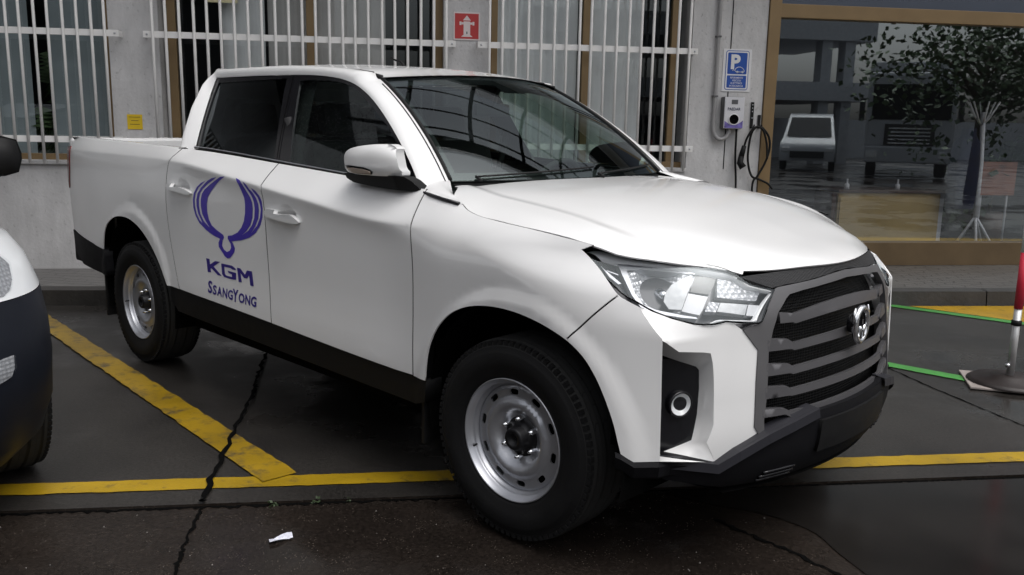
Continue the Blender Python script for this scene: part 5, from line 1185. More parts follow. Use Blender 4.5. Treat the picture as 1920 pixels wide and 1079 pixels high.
# ---------------------------------------------------------------- security grilles
def wthing(name, label, cat, s=0, y=0, z=0, group=None): return empty(name, wl(s, y, z), WA, label, cat, group)
def make_grille(s0, s1, bars, label, low):
    g = wthing('security_grille', label, 'window grille', (s0+s1)/2, -.12, 0, 'white security grilles over the office windows'); c = (s0+s1)/2
    for z, (a, b) in ((2.104, (s0, s1)), (1.240, low)):
        r = MB().box((a-c, -.005, z-.026), (b-c, .005, z+.026), .002)
        r = r.build('rail', M['bars'], g)
        for e in (a, b):
            MB().box((e-c-.004+(.004 if e == a else -.004)-.003, .006, z-.024), (e-c+.004+(.004 if e == a else -.004)-.003, .12, z+.024)).build('bracket', M['bars'], r)
            MB().lathe([(.009, -.006), (.008, -.010), (.001, -.011)], 8, 'y', (e-c+(.03 if e == a else -.03), -.001, z)).build('bolt', M['steel'], r)
    me = MB().tube([(0, -.017, 1.040), (0, -.017, 3.05)], .0125, 8); first = None
    for s in bars:
        if first is None: first = me.build('bar', M['bars'], g); first.location = (s-c, 0, 0)
        else:
            o = first.copy(); C.objects.link(o); o.parent = g; o.location = (s-c, 0, 0)
    return g
b1 = [-2.288, -2.390, -2.500, -2.608, -2.723, -2.825, -2.939, -3.039]+[-3.039-.109*k for k in range(1, 28)]
make_grille(-6.1, -2.184, b1, 'white bar grille over the leftmost window with blue-grey curtains', (-6.1, -2.20))
b2 = [-1.914, -1.810, -1.701, -1.585, -1.480, -1.37, -1.26, -1.15, -1.04, -.93, -.82, -.71, -.60, -.486, -.376, -.273, -.162, -.046, .061, .169, .282, .392, .498]
make_grille(-1.993, .580, b2, 'white bar grille over the middle window directly behind the pickup cab', (-1.993, .58))
b3 = [.872, .984, 1.104, 1.212, 1.326, 1.442, 1.549, 1.667, 1.770, 1.889, 2.001, 2.113, 2.225, 2.335, 2.451, 2.565, 2.672]
make_grille(.773, 2.756, b3, 'white bar grille over the window between the red hydrant sign and the charging point', (.773, 2.757))
# ---------------------------------------------------------------- signs on the wall
M['sign_red'] = mat('sign_red', (.52, .045, .045), .4, noise=.06); M['sign_white'] = mat('sign_white', (.78, .78, .80), .4, noise=.03)
M['sign_blue'] = mat('sign_blue', (.018, .085, .40), .35, noise=.05); M['sign_yellow'] = mat('sign_yellow', (.72, .50, .02), .45, noise=.05)
M['sign_pink'] = mat('sign_pink_white', (.80, .70, .70), .4); M['note'] = mat('cream_notice', (.72, .68, .42), .5)
M['navy_ink'] = mat('navy_ink', (.015, .02, .06), .5); M['grey_ink'] = mat('grey_ink', (.10, .10, .11), .4)
def flat(y): return lambda u, v: (u, y, v)
def fpoly(mb, L, y): return mb.add([(u, y, v) for u, v in L], [t for t in tessellate(L)])
def rrect(x0, z0, x1, z1, r, n=5):
    L = []
    for cx, cz, a in ((x1-r, z0+r, -90), (x1-r, z1-r, 0), (x0+r, z1-r, 90), (x0+r, z0+r, 180)): L += [(cx+r*math.cos(R_(a+90*i/n)), cz+r*math.sin(R_(a+90*i/n))) for i in range(n+1)]
    return L
hy = wthing('hydrant_sign', 'square red sign with a white fire hydrant pictogram on the pillar', 'sign', .685, -.004, 2.266)
MB().box((-.116, -.004, -.118), (.116, .004, .118), .001).build('plate', M['sign_pink'], hy)
mb = MB(); fpoly(mb, [(-.104, -.106), (.104, -.106), (.104, .106), (-.104, .106)], -.0055); mb.build('red_field', M['sign_red'], hy)
mb = MB(); q = -.007
fpoly(mb, [(-.028, -.075), (.030, -.075), (.030, .040), (-.028, .040)], q); fpoly(mb, [(-.034, .048), (.036, .048), (.004, .088), (-.002, .088)], q)
fpoly(mb, [(-.050, -.090), (.052, -.090), (.034, -.0755), (-.032, -.0755)], q); fpoly(mb, [(-.046, .014), (-.0285, .014), (-.0285, .032), (-.046, .032)], q); fpoly(mb, [(.0305, .014), (.048, .014), (.048, .032), (.0305, .032)], q)
fpoly(mb, [(-.064, .008), (-.047, .008), (-.047, .038), (-.064, .038)], q); fpoly(mb, [(.049, .008), (.066, .008), (.066, .038), (.049, .038)], q)
mb.build('hydrant_pictogram', M['sign_pink'], hy)
mb = MB(); fpoly(mb, [(-.004, -.066), (.006, -.066), (.006, -.046), (-.004, -.046)], -.0085); mb.build('pictogram_mark', M['grey_ink'], hy)
ps = wthing('parking_sign', 'blue and white parking sign for charging electric cars above the wall charger', 'sign', 3.178, -.004, 1.957)
MB().box((-.136, -.003, -.190), (.136, .003, .190), .001).build('plate', M['sign_white'], ps)
mb = MB(); fpoly(mb, rrect(-.112, -.176, .112, .176, .022), -.0045); mb.build('blue_border', M['sign_blue'], ps)
mb = MB(); fpoly(mb, rrect(-.106, -.170, .106, .170, .017), -.0058); mb.build('white_border', M['sign_white'], ps)
mb = MB(); fpoly(mb, rrect(-.093, -.034, .093, .158, .010), -.0071); fpoly(mb, rrect(-.093, -.157, .093, -.046, .008), -.0071); mb.build('blue_field', M['sign_blue'], ps)
mb = MB(); lettering(mb, 'P', flat(-.0085), (-.062, .010, .028, .142), .045); mb.build('letter_p', M['sign_white'], ps)
mb = MB(); car_l = [(-.022, .000), (-.012, .018), (.008, .030), (.032, .030), (.055, .018), (.068, .002), (.070, -.010), (.058, -.014), (.036, -.014), (.010, -.014), (-.010, -.012)]
mb.tube([(u, -.0085, v) for u, v in car_l], .003, 5, closed=True); mb.tube([(-.022, -.0085, .0), (-.034, -.0085, .004), (-.044, -.0085, -.003)], .003, 5)
for u in (.004, .052): mb.tube([(u+.008*math.cos(t), -.0095, -.014+.008*math.sin(t)) for t in np.linspace(0, 6.28, 13)[:-1]], .0025, 5, closed=True)
mb.build('car_pictogram', M['sign_white'], ps)
mb = MB()
for i, (t_, hw_) in enumerate((('RIFORNIMENTO', .060), ('VEICOLI', .042), ('ELETTRICI', .054), ('IN RICARICA', .066))): lettering(mb, t_, flat(-.0085), (-hw_, -.074-.0245*i, hw_, -.074-.0245*i+.0165), .012)
mb.build('sign_lettering', M['sign_white'], ps)
yn = wthing('yellow_notice', 'small yellow notice stuck on the pillar above the cargo bed', 'notice', -2.129, -.003, 1.391)
MB().box((-.061, -.002, -.062), (.061, .002, .062)).build('plate', M['sign_yellow'], yn)
mb = MB()
for i, w in enumerate((.046, .030, .040)): mb.box((-w, -.0032, .038-.030*i), (w, -.0022, .042-.030*i))
mb.build('notice_rule', M['gold_dark'], yn)
cn = wthing('cream_notice', 'cream paper notice at the top of the middle window', 'notice', -1.40, .128, 2.52); MB().box((-.13, -.002, -.115), (.13, .002, .115)).build('sheet', M['note'], cn)
mb = MB(); mb.box((-.09, -.0035, -.02), (.09, -.0025, .05)); mb.build('notice_print', M['sign_yellow'], cn)
# ---------------------------------------------------------------- charging point
M['charger'] = mat('charger_white', (.66, .66, .70), .35, noise=.03); M['charger_side'] = mat('charger_grey', (.12, .12, .125), .45); M['violet'] = mat('violet_print', (.16, .13, .40), .4, noise=.5, nscale=30)
ch = wthing('wall_charger', 'white and violet wall box for charging cars below the blue parking sign', 'charger', 3.142, 0, 1.572)
MB().box((-.098, -.085, -.145), (.098, -.002, .145), .012).build('body', M['charger_side'], ch)
MB().box((-.094, -.100, -.141), (.094, -.086, .141), .006).build('front_cover', M['charger'], ch)
mb = MB(); fpoly(mb, [(-.088, -.136), (.088, -.136), (.088, -.066), (.060, -.088), (.020, -.110), (-.030, -.108), (-.062, -.090), (-.088, -.072)], -.1012); mb.build('violet_print', M['violet'], ch)
MB().box((-.030, -.1015, .078), (.030, -.0995, .118)).build('display', M['grey_ink'], ch)
mb = MB(); lettering(mb, 'PAEDAR', flat(-.1018), (-.064, .022, .058, .048), .02); mb.build('charger_lettering', M['navy_ink'], ch)
MB().lathe([(.050, -.101), (.052, -.106), (.046, -.108), (.044, -.104)], 28, 'y', (.0, 0, -.058)).build('socket_ring', M['sign_white'], ch)
MB().lathe([(.044, -.1035), (.036, -.1045), (.034, -.1025), (.001, -.1025)], 28, 'y', (.0, 0, -.058)).build('socket', M['gap'], ch)
co = wthing('conduit', 'grey plastic conduit running down the pillar and curling into the wall charger', 'pipe'); 
MB().tube(smooth_line([(2.975, -.03, 3.4), (2.975, -.03, 2.4), (2.978, -.03, 1.70), (2.974, -.03, 1.50), (2.985, -.035, 1.385), (3.030, -.045, 1.335), (3.085, -.05, 1.345), (3.118, -.05, 1.390), (3.122, -.05, 1.43)], 6), .0185, 10).build('pipe', M['kerb'] if False else mat('grey_pvc', (.34, .335, .34), .5, noise=.08), co)
for z in (2.25, 1.72): MB().box((2.952, -.052, z-.008), (2.998, -.0, z+.008), .003).build('pipe_clip', M['charger_side'], co)
hk = wthing('cable_hook', 'black slotted hook strip holding the charging cable beside the post', 'hook', 3.352, -.004, 1.56)
MB().box((-.014, -.012, -.125), (.014, 0, .115), .002).tube([(0, -.008, -.115), (0, -.06, -.120), (0, -.075, -.09)], .008, 6).build('long_strip', M['black'], hk)
MB().box((.060, -.012, -.125), (.086, 0, .0), .002).tube([(.073, -.008, -.115), (.073, -.06, -.120), (.073, -.075, -.09)], .008, 6).build('short_strip', M['black'], hk)
for z in (.09, .06, .03, -.03): MB().lathe([(.006, -.0125), (.005, -.014), (.001, -.0145)], 8, 'y', (0, 0, z)).build('screw', M['steel'], hk)
cb = wthing('charging_cable', 'black charging cable looped over the hook with its plug hanging down', 'cable')
MB().tube(smooth_line([(3.190, -.06, 1.425), (3.196, -.05, 1.35), (3.205, -.04, 1.15), (3.228, -.035, .92), (3.235, -.03, .55), (3.30, -.04, .25), (3.42, -.05, .40), (3.385, -.05, .89), (3.43, -.055, 1.0), (3.49, -.06, 1.12), (3.525, -.06, 1.25), (3.508, -.065, 1.36), (3.44, -.07, 1.44), (3.39, -.07, 1.452), (3.345, -.065, 1.41), (3.325, -.055, 1.30), (3.325, -.05, 1.14), (3.37, -.05, 1.0), (3.45, -.05, .965), (3.53, -.055, .93), (3.58, -.06, .88)], 8), .0105, 8).build('cord', M['black'], cb)
MB().tube(smooth_line([(3.50, -.08, 1.16), (3.485, -.08, 1.30), (3.44, -.085, 1.42), (3.38, -.085, 1.45), (3.33, -.085, 1.42), (3.29, -.075, 1.34), (3.272, -.07, 1.27)], 8), .0105, 8).build('cord', M['black'], cb)
MB().tube([(3.272, -.07, 1.275), (3.262, -.072, 1.235), (3.246, -.08, 1.18)], .020, 10, r2=.026).tube([(3.246, -.08, 1.18), (3.235, -.085, 1.12), (3.262, -.10, 1.075)], .026, 10, r2=.034).build('plug', M['black'], cb)
# ---------------------------------------------------------------- inside the showroom
M['beech'] = mat('beech_veneer', (.60, .43, .17), .45, noise=.10, nscale=2.5); M['dark_wood'] = mat('dark_wood', (.09, .045, .03), .4, noise=.2)
cbt = wthing('cabinet', 'pale beech cabinet with a dark top behind the showroom glass', 'cabinet', 5.44, 1.25, .20)
MB().box((-.60, -.22, 0), (.60, .22, .565), .004).build('carcass', M['beech'], cbt)
MB().box((-.585, -.240, .02), (.575, -.222, .515), .003).build('front_panel', M['beech'], cbt)
MB().box((-.62, -.26, .570), (.62, .24, .60), .004).build('top', M['dark_wood'], cbt)
MB().box((-.66, -.20, 0), (-.612, .20, .56), .003).build('side_board', M['dark_wood'], cbt)
MB().box((.612, -.20, 0), (.66, .20, .56), .003).build('side_board', M['sign_white'], cbt)
for i, (s, lb_) in enumerate(((4.965, 'small white bottle at the left end of the cabinet'), (5.56, 'small white bottle near the middle of the cabinet'))):
    t = wthing('bottle', lb_, 'bottle', s, 1.10, .802); MB().lathe([(.001, 0), (.026, 0), (.026, .05), (.010, .065), (.010, .10), (.012, .11), (.001, .112)], 16, 'z').build('bottle_body', M['sign_white'], t)
cs = wthing('coat_stand', 'white metal coat stand on a splayed foot inside the showroom', 'coat stand', 6.36, .85, .20)
MB().tube([(0, 0, .30), (-.01, 0, .9), (-.05, 0, 1.45)], .026, 10).build('pole', M['sign_white'], cs)
for a in range(5):
    t = 2*math.pi*a/5+.5; MB().tube([(0, 0, .34), (.05*math.cos(t), .05*math.sin(t), .26), (.21*math.cos(t), .21*math.sin(t), 0)], .014, 6).build('foot', M['sign_white'], cs)
for a in range(6):
    t = 2*math.pi*a/6+.2; MB().tube([(-.05, 0, 1.30), (-.05+.06*math.cos(t), .06*math.sin(t), 1.38), (-.05+.15*math.cos(t), .15*math.sin(t), 1.56)], .009, 6).build('hook_arm', M['sign_white'], cs)
M['navy_cloth'] = mat('navy_cloth', (.012, .017, .045), .85, noise=.3)
ct = wthing('hanging_coat', 'dark navy coat hanging from the coat stand', 'coat', 6.17, .86, .62)
mb = MB(); mb.grid([[((.17-.06*(h-.35)**2*4+.02*math.sin(5*t))*math.cos(t)*(.55 if h > .75 else 1), .09*math.sin(t), h) for t in np.linspace(0, 2*math.pi, 25)] for h in np.linspace(0, .86, 12)]); mb.build('coat_body', M['navy_cloth'], ct)
M['terracotta'] = mat('terracotta_board', (.33, .125, .07), .6, noise=.2)
st_ = wthing('display_stand', 'terracotta display board on thin white legs right of the coat stand', 'stand', 6.72, 1.05, .20)
MB().box((-.21, -.015, .55), (.21, .015, .92), .004).build('board', M['terracotta'], st_)
for x in (-.17, .15): MB().tube([(x, .02, 0), (x, .02, .9)], .012, 6).build('leg', M['sign_white'], st_)
pt = wthing('potted_plant', 'bushy green pot plant behind the terracotta board', 'plant', 6.95, 1.45, .20)
MB().lathe([(.001, 0), (.15, 0), (.19, .32), (.17, .32), (.001, .28)], 20, 'z').build('pot', M['dark_wood'], pt)
def leaves(n, c, r, size, seed, m, parent, name='foliage', squash=1.0):
    rnd = random.Random(seed); mb = MB(); cl = [(Vector((rnd.gauss(0, .45), rnd.gauss(0, .45), rnd.gauss(0, .45)*squash))*r[0] if isinstance(r, tuple) else Vector((rnd.gauss(0, .5), rnd.gauss(0, .5), rnd.gauss(0, .5)*squash))*r) for _ in range(max(6, n//60))]
    rr = r[0] if isinstance(r, tuple) else r
    for i in range(n):
        k = cl[i % len(cl)]; p = Vector(c)+k+Vector((rnd.gauss(0, 1), rnd.gauss(0, 1), rnd.gauss(0, 1)))*rr*.14
        d = Vector((rnd.uniform(-1, 1), rnd.uniform(-1, 1), rnd.uniform(-.8, .6))).normalized(); e = d.cross(Vector((rnd.uniform(-1, 1), rnd.uniform(-1, 1), rnd.uniform(-1, 1)))).normalized(); L = size*rnd.uniform(.6, 1.3); w = L*.32
        mb.add([p, p+d*L*.45+e*w, p+d*L, p+d*L*.45-e*w], [(0, 1, 2, 3)])
    return mb.build(name, m, parent, fixn=False)
leaves(420, (0, 0, .75), .42, .14, 5, M['leaf'], pt)
MB().tube([(0, 0, .3), (.02, 0, .6), (0, .02, .9)], .02, 6).build('stem', M['bark'], pt)
hp = wthing('house_plant', 'tall dark palm standing in the gap of the leftmost window curtains', 'plant', -2.92, .55, .20)
mb = MB(); rnd = random.Random(4)
for k in range(9):
    a = rnd.uniform(0, 6.28); h = rnd.uniform(1.1, 1.9); P = [Vector((0, 0, .8+k*.08)), Vector((.10*math.cos(a), .10*math.sin(a), h-.15)), Vector((.24*math.cos(a), .2*math.sin(a), h)), Vector((.40*math.cos(a), .3*math.sin(a), h-.18))]
    Q = smooth_line([tuple(p) for p in P], 6)
    for i in range(3, len(Q)-1):
        for s in (-1, 1):
            d = Vector((-math.sin(a), math.cos(a), -.5))*s; d.x *= s if False else 1; mb.add([Q[i], Vector(Q[i])+d*.10+Vector((0, 0, -.02)), Vector(Q[i])+d*.17+Vector((0, 0, -.08)), Vector(Q[i])+d*.09+Vector((.01, 0, -.05))], [(0, 1, 2, 3)])
mb.build('frond', M['leaf'], hp, fixn=False); MB().tube([(0, 0, .3), (.01, .0, .9), (0, 0, 1.5)], .03, 8).build('stem', M['bark'], hp); MB().lathe([(.001, 0), (.14, 0), (.17, .32), (.15, .32), (.001, .28)], 16, 'z').build('pot', M['dark_wood'], hp)
# ---------------------------------------------------------------- barrier post on the right
M['barrier_red'] = mat('barrier_red', (.62, .03, .06), .45, noise=.08); M['galv'] = mat('galvanised', (.55, .55, .55), .4, metal=.6, noise=.15)
br = empty('barrier_post', (2.905, 4.940, 0), -.3, 'grey barrier post with red and white bands at the right edge', 'barrier')
MB().box((-.235, -.19, .005), (.24, .19, .018), .004).build('foot_plate', mat('dirty_plate', (.33, .29, .27), .6, noise=.3), br)
MB().lathe([(.001, .062), (.10, .060), (.11, .045), (.20, .040), (.225, .024), (.225, .021)], 32, 'z').build('base', mat('dark_rubber_base', (.018, .012, .011), .5, noise=.2), br)
MB().tube([(0, 0, .04), (0, 0, .46)], .0205, 14).build('post', M['galv'], br)
for z0, z1, mm in ((.455, .78, 'barrier_red'), (.78, 1.02, 'sign_white'), (1.02, 1.26, 'barrier_red')): MB().tube([(0, 0, z0), (0, 0, z1)], .0235, 14).build('colour_band', M[mm], br)
MB().lathe([(.0235, 1.26), (.028, 1.265), (.026, 1.30), (.001, 1.315)], 16, 'z').build('post_cap', M['black'], br)
MB().lathe([(.020, .355), (.028, .358), (.028, .385), (.020, .388)], 16, 'z').build('collar', M['black'], br)
MB().tube([(.0, 0, .12), (-.03, -.02, .12)], .012, 6).build('clamp_bolt', M['chrome'], br)
# ---------------------------------------------------------------- litter, weeds, pebbles
M['weed_leaf'] = mat('weed_leaf', (.030, .050, .018), .6, noise=.3, nscale=40)
lt = MB(); rnd = random.Random(2)
lt.grid([[(x, y+.01*math.sin(40*x), -.010+.010*abs(math.sin(30*x+50*y))+.002) for x in np.linspace(-.040, .042, 6)] for y in np.linspace(-.017, .017, 4)], smooth=False)
litter = lt.build('paper_scrap', mat('wet_paper', (.62, .63, .72), .6, noise=.25, nscale=80), None, (-.797, 2.872, 0), .38); tag(litter, 'torn white paper scrap lying on the asphalt left of the front wheel', 'litter')
for i, (px, py, lb_) in enumerate(((-.90, 3.155, 'small weed tuft in the ground joint beside the crack'), (-.62, 3.205, 'small weed tuft in the ground joint just left of the front tyre'), (-.74, 3.18, 'tiny weed between the two larger tufts in the ground joint'))):
    wd = empty('weed', (px, py, -.012), 0, lb_, 'weed', 'weeds growing in the ground joint'); leaves(18 if i < 2 else 8, (0, 0, .007), .012, .015, 20+i, M['weed_leaf'], wd, 'foliage', .6)
pb = MB(); rnd = random.Random(11)
for k in range(150):
    x = rnd.uniform(-2.2, 2.2); y = rnd.uniform(2.05, jn(x)-.05); r = rnd.choice((.0015, .0015, .002, .002, .003, .004)); s = len(pb.v)
    pb.add([(x+r, y, -.012), (x, y+r*1.2, -.012), (x-r, y, -.012), (x, y-r, -.012), (x+r*.2, y, -.012+r)], [(0, 1, 4), (1, 2, 4), (2, 3, 4), (3, 0, 4)])
tag(pb.build('pebbles', mat('pale_grit', (.15, .14, .13), .5, noise=.5, nscale=200)), kind='stuff')
# ---------------------------------------------------------------- parked car at the left edge
M['car2_dark'] = mat('navy_cladding', (.007, .009, .015), .45, noise=.1, spec=.3); M['car2_white'] = mat('car_white', (.70, .72, .74), .25, coat=.5)
CH = -.80; car = empty('parked_car', (-2.632, 2.93, 0), CH, 'white car with dark navy bumper and black mirror cut off by the left edge', 'car')
def plan(z, nose, hw, rear=-3.4, n=44, ex=3.0):
    P = []
    for i in range(n+1):
        a = -math.pi/2+math.pi*i/n; c_, s_ = math.cos(a), math.sin(a); P.append((nose-.85+.85*abs(c_)**(2/ex), hw*math.copysign(abs(s_)**(2/ex), s_), z))
    return [(rear, -hw, z)]+P+[(rear, hw, z)]
cl_ = [(.20, .70, .78), (.30, .80, .845), (.42, .84, .875), (.58, .84, .885), (.70, .82, .885), (.818, .78, .876)]
up_ = [(.821, .779, .875), (.87, .745, .866), (.93, .69, .852), (.99, .60, .825), (1.03, .46, .77), (1.05, .2, .64), (1.06, -.3, .55)]
def rows_(L, ex): return [plan(z, n_, h_, ex=ex) for z, n_, h_ in L]
MB().grid(rows_(cl_, 3.0)).build('bumper', M['car2_dark'], car); MB().grid(rows_(up_, 3.0)).build('body', M['car2_white'], car)
MB().box((-3.4, -.80, .25), (.2, .80, .75)).build('underbody', M['gap'], car)
def S_car(t, z):
    t = np.atleast_1d(np.asarray(t, float)); z = np.atleast_1d(np.asarray(z, float)); L = cl_[:-1]+up_
    nz_ = np.interp(z, [q[0] for q in L], [q[1] for q in L]); hw_ = np.interp(z, [q[0] for q in L], [q[2] for q in L]); ex = 3.0
    return np.stack([nz_-.85+.85*np.abs(np.cos(t))**(2/ex), hw_*np.sign(np.sin(t))*np.abs(np.sin(t))**(2/ex), z], 1)
for sg in (1, -1):
    hl = empty('headlight', parent=car)
    Lp = [(sg*.80, .955), (sg*.838, .922), (sg*.794, .875), (sg*.744, .849), (sg*.688, .836), (sg*.42, .83), (sg*.36, .87), (sg*.50, .94)]
    panel('lamp_lens', M['lens'], hl, S_car, Lp, (1, 0, .1), thick=0, off=.012, step=.03); panel('lamp_reflector', M['facet'], hl, S_car, Lp, (1, 0, .1), thick=.01, off=.004, step=.03)
    fl = empty('fog_light', parent=car); Lf = [(sg*.663, .644), (sg*.657, .602), (sg*.632, .576), (sg*.557, .563), (sg*.36, .55), (sg*.34, .63)]
    panel('fog_lens', M['lens'], fl, S_car, Lf, (1, 0, .1), thick=0, off=.012, step=.03); panel('fog_reflector', M['facet'], fl, S_car, Lf, (1, 0, .1), thick=.01, off=.004, step=.03)
    mb = MB(); mb.box((-.62, sg*.945-.11*1, 1.165), (-.50, sg*.945+.11, 1.345), .075); mb.s = [True]*len(mb.s); mb.tube([(-.56, sg*.78, 1.10), (-.56, sg*.96, 1.20)], .035, 8); mb.build('side_mirror', M['black'], car)
MB().grid([[(x, y, z) for y in np.linspace(-w_, w_, 9)] for x, z, w_ in ((-.35, 1.065, .72), (-1.1, 1.50, .60))]).build('windscreen', M['privacy'], car)
MB().grid([[(x, y*w_, z) for y in np.linspace(-1, 1, 9)] for x, z, w_ in ((-1.1, 1.505, .60), (-1.5, 1.56, .60), (-2.8, 1.55, .60), (-3.4, 1.40, .58))]).build('roof', M['car2_white'], car)
for sg in (1, -1):
    MB().add([(-.42, sg*.72, 1.07), (-1.12, sg*.605, 1.49), (-2.9, sg*.605, 1.53), (-3.35, sg*.72, 1.10)], [(0, 1, 2, 3)]).build('side_window', M['privacy'], car)
    MB().tube([(-.36, sg*.72, 1.06), (-1.1, sg*.60, 1.50)], .035, 8).build('screen_pillar', M['car2_white'], car)
mb = MB(); mb.grid([[(.86*1-.02-.06*(y/.5)**2, y, z) for y in np.linspace(-.5, .5, 9)] for z in (.48, .58, .68)]); mb.build('grille', M['mesh'], car)
for (x, s) in ((0, 1), (-2.7, 1), (0, -1), (-2.7, -1)):
    w = copy_tree(wh, car); w.parent = car; w.location = (x, s*.735, .362); w.rotation_euler = (0, 0, math.pi if s > 0 else 0)
# ---------------------------------------------------------------- across the yard: things seen mirrored in the glass, and unseen light blockers
M['lorry_grey'] = mat('lorry_paint', (.36, .37, .39), .3, coat=.3); M['lorry_dark'] = mat('lorry_trim', (.02, .02, .022), .4); M['lorry_light'] = mat('lorry_bar', (.75, .76, .78), .25, metal=.4)
def lorry(s, y, label, h=3.0, turn=0.):
    t = empty('lorry', wl(s, y, 0), WA+turn, label, 'lorry')
    MB().box((-1.25, -2.0, .9), (1.25, 0, h), .10).build('cab', M['lorry_grey'], t)
    MB().box((-1.1, -.02, 1.75), (1.1, .025, h-.35), .01).build('windscreen', M['gloss_black'], t)
    MB().box((-1.22, -1.9, .45), (1.22, .06, .95), .05).build('bumper', M['lorry_grey'], t)
    MB().box((-.70, .0, .98), (.70, .035, 1.62), .01).build('grille', M['lorry_dark'], t)
    for k in range(5): MB().box((-.58, .036, 1.03+.11*k), (.58, .05, 1.07+.11*k)).build('grille_bar', M['lorry_light'], t)
    for x in (-1.02, 1.02): MB().box((x-.16, .04, .60), (x+.16, .075, .80), .01).build('headlight', M['lorry_light'], t); MB().box((x*1.36-.08, -.5, 1.7), (x*1.36+.08, -.3, 2.4), .03).build('side_mirror', M['lorry_dark'], t)
    for x in (-1.0, 1.0): MB().lathe([(.001, -.15), (.48, -.15), (.50, -.1), (.50, .1), (.48, .15), (.001, .15)], 24, 'x', (x, -.9, .5)).build('wheel', M['rubber'], t)
    MB().box((-1.25, -9.0, .95), (1.25, -2.2, 3.6), .03).build('box_body', M['lorry_grey'], t)
    return t
lorry(15.6, -17.0, 'pale lorry facing the showroom across the yard, beside the leafy tree', h=3.15, turn=.52)
M['van_glass'] = M['gloss_black']
van = empty('delivery_van', wl(14.0, -20.3, 0), WA+.50, 'low pale van facing the showroom, left of the lorry in the glass', 'van')
MB().grid([[(x*w_, y, z) for x in np.linspace(-1, 1, 9)] for y, z, w_ in ((0, .35, .88), (.02, .75, .90), (-.12, .95, .88), (-.85, 1.12, .84), (-1.5, 1.85, .72), (-2.0, 1.95, .72), (-4.8, 1.93, .74), (-4.9, .4, .86))]).build('body', M['lorry_grey'], van)
MB().add([(-.74, -.86, 1.15), (.74, -.86, 1.15), (.64, -1.44, 1.80), (-.64, -1.44, 1.80)], [(0, 1, 2, 3)]).xf(Matrix.Translation((0, .03, .015))).build('windscreen', M['gloss_black'], van)
MB().box((-.55, .02, .45), (.55, .06, .68), .01).build('grille', M['lorry_dark'], van)
for x in (-.70, .70): MB().box((x-.13, .0, .66), (x+.13, .05, .80), .02).build('headlight', M['lorry_light'], van); MB().lathe([(.001, -.1), (.33, -.1), (.33, .1), (.001, .1)], 20, 'x', (x*1.14, -.85, .33)).build('wheel', M['rubber'], van)
for x in (-.9, .9):
    MB().add([(x*.90, -1.3, 1.18), (x*.80, -1.75, 1.82), (x*.82, -3.2, 1.82), (x*.95, -3.2, 1.18)], [(0, 1, 2, 3)]).build('side_window', M['gloss_black'], van)
tr = empty('leafy_tree', wl(13.2, -10.5, 0), 0, 'leafy tree across the yard, seen mirrored in the showroom glass', 'tree')
MB().tube([(0, 0, 0), (.05, 0, 1.2), (0, .05, 2.2), (.1, 0, 3.4)], .14, 10, r2=.05).tube([(0, .05, 2.0), (-.7, .1, 2.7), (-1.4, 0, 3.2)], .07, 8, r2=.02).tube([(0, .05, 1.9), (.6, -.2, 2.7), (1.2, 0, 3.2)], .07, 8, r2=.02).build('trunk', M['bark'], tr)
rnd = random.Random(77)
lm = MB()
for k in range(16):
    a = rnd.uniform(0, 6.28); h0 = rnd.uniform(1.5, 2.9); L_ = rnd.uniform(.8, 1.7); lm.tube([(.03, .03, h0), (.5*L_*math.cos(a), .5*L_*math.sin(a), h0+.35*L_), (L_*math.cos(a), L_*math.sin(a), h0+.5*L_)], .035, 6, r2=.008)
lm.build('limb', M['bark'], tr)
leaves(3600, (0, 0, 2.9), 2.0, .17, 31, M['leaf'], tr, 'crown', .62)
M['far_grey'] = mat('far_concrete', (.42, .43, .45), .8, noise=.1)
dp = empty('depot_building', wl(17.5, -27, 0), WA, 'grey open depot with columns and slabs across the yard', 'building')
for x in (-9, -5.5, -3.0, -2.2, .2, 1.2): MB().box((x-.22, -.3, -.05), (x+.22, .3, 5.0)).build('column', M['far_grey'], dp)
for z, h_ in ((2.55, .75), (4.95, .9)): MB().box((-12, -7, z), (2.2, .5, z+h_)).build('slab', M['far_grey'], dp)
MB().box((-12, -7.2, -.05), (16, -7, 1.9)).build('back_wall', M['far_grey'], dp)
M['hall'] = concrete('light_block_cladding', (.10, .10, .105), .2)
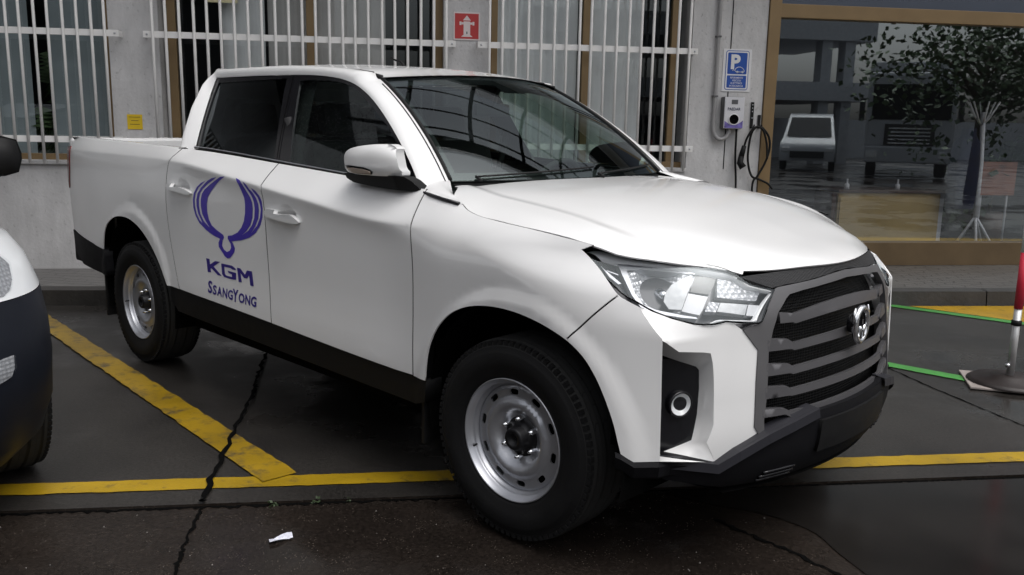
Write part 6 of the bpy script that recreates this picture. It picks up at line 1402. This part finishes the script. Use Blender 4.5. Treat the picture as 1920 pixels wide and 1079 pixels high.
wh_ = empty('light_block_hall', wl(-17, -19, 0), WA, 'long dark hall added behind the viewpoint, unseen, to block the low sky', 'building')  # unseen hall added to keep low sky light off the doors
MB().box((-16, -8, -.1), (15, 0, 6.4)).build('hall_wall', M['hall'], wh_)
for k in range(6): MB().box((-14+4.6*k, .0, 4.6), (-11.2+4.6*k, .04, 5.9)).build('hall_window', M['gloss_black'], wh_)
for k in range(3): MB().box((-12+8*k, .0, 0), (-7.6+8*k, .05, 4.4)).build('hall_gate', M['lorry_dark'], wh_)
MB().box((-16.3, -8.3, 6.4), (15.3, .5, 6.8)).build('hall_roof', M['far_grey'], wh_)
aw = empty('canopy', wl(0, 0, 0), WA, 'glazed canopy with dark ribs high on the office front, above the pickup', 'canopy')
M['awn'] = mat('dark_rib', (.025, .025, .027), .5, metal=.3, noise=.1)
cz_ = lambda y: 4.35+.28*(1-((y+2.25)/1.1)**2)
for k in range(15): MB().tube([(-6.3+.95*k, y, cz_(y)) for y in np.linspace(-3.35, -1.15, 9)], .036, 6).build('rib', M['awn'], aw)
for y in (-1.72, -2.45, -3.08): MB().tube([(-6.6, y, cz_(y)+.03), (7.4, y, cz_(y)+.03)], .028, 6).build('purlin', M['awn'], aw)
MB().box((-6.6, -1.15, 4.30), (7.4, -.01, 4.42)).build('soffit', M['awn'], aw)
MB().box((-6.6, -3.62, 4.25), (7.4, -3.35, 4.50)).build('edge_beam', M['awn'], aw)
wg = empty('added_dark_wing', wl(-15, 0, 0), WA, 'tall dark brick wing added out of view at left to darken the door glass', 'building')  # unseen wing added so the side glass mirrors something dark
M['wing'] = pattern('dark_brick', 'brick', (.018, .016, .016), (.055, .042, .036), 3.0, .8, 0, .4)
MB().box((-6, -16, -.1), (1.2, 7, 9.0)).build('wing_wall', M['wing'], wg); MB().box((-6.2, -16.2, 9.0), (1.5, 7.2, 9.35)).build('wing_roof', M['far_grey'], wg)
for k in range(5):
    for z in (1.0, 4.0, 6.6): MB().box((1.2, -14+3.2*k, z), (1.23, -12.2+3.2*k, z+1.5)).build('wing_window', M['gloss_black'], wg)
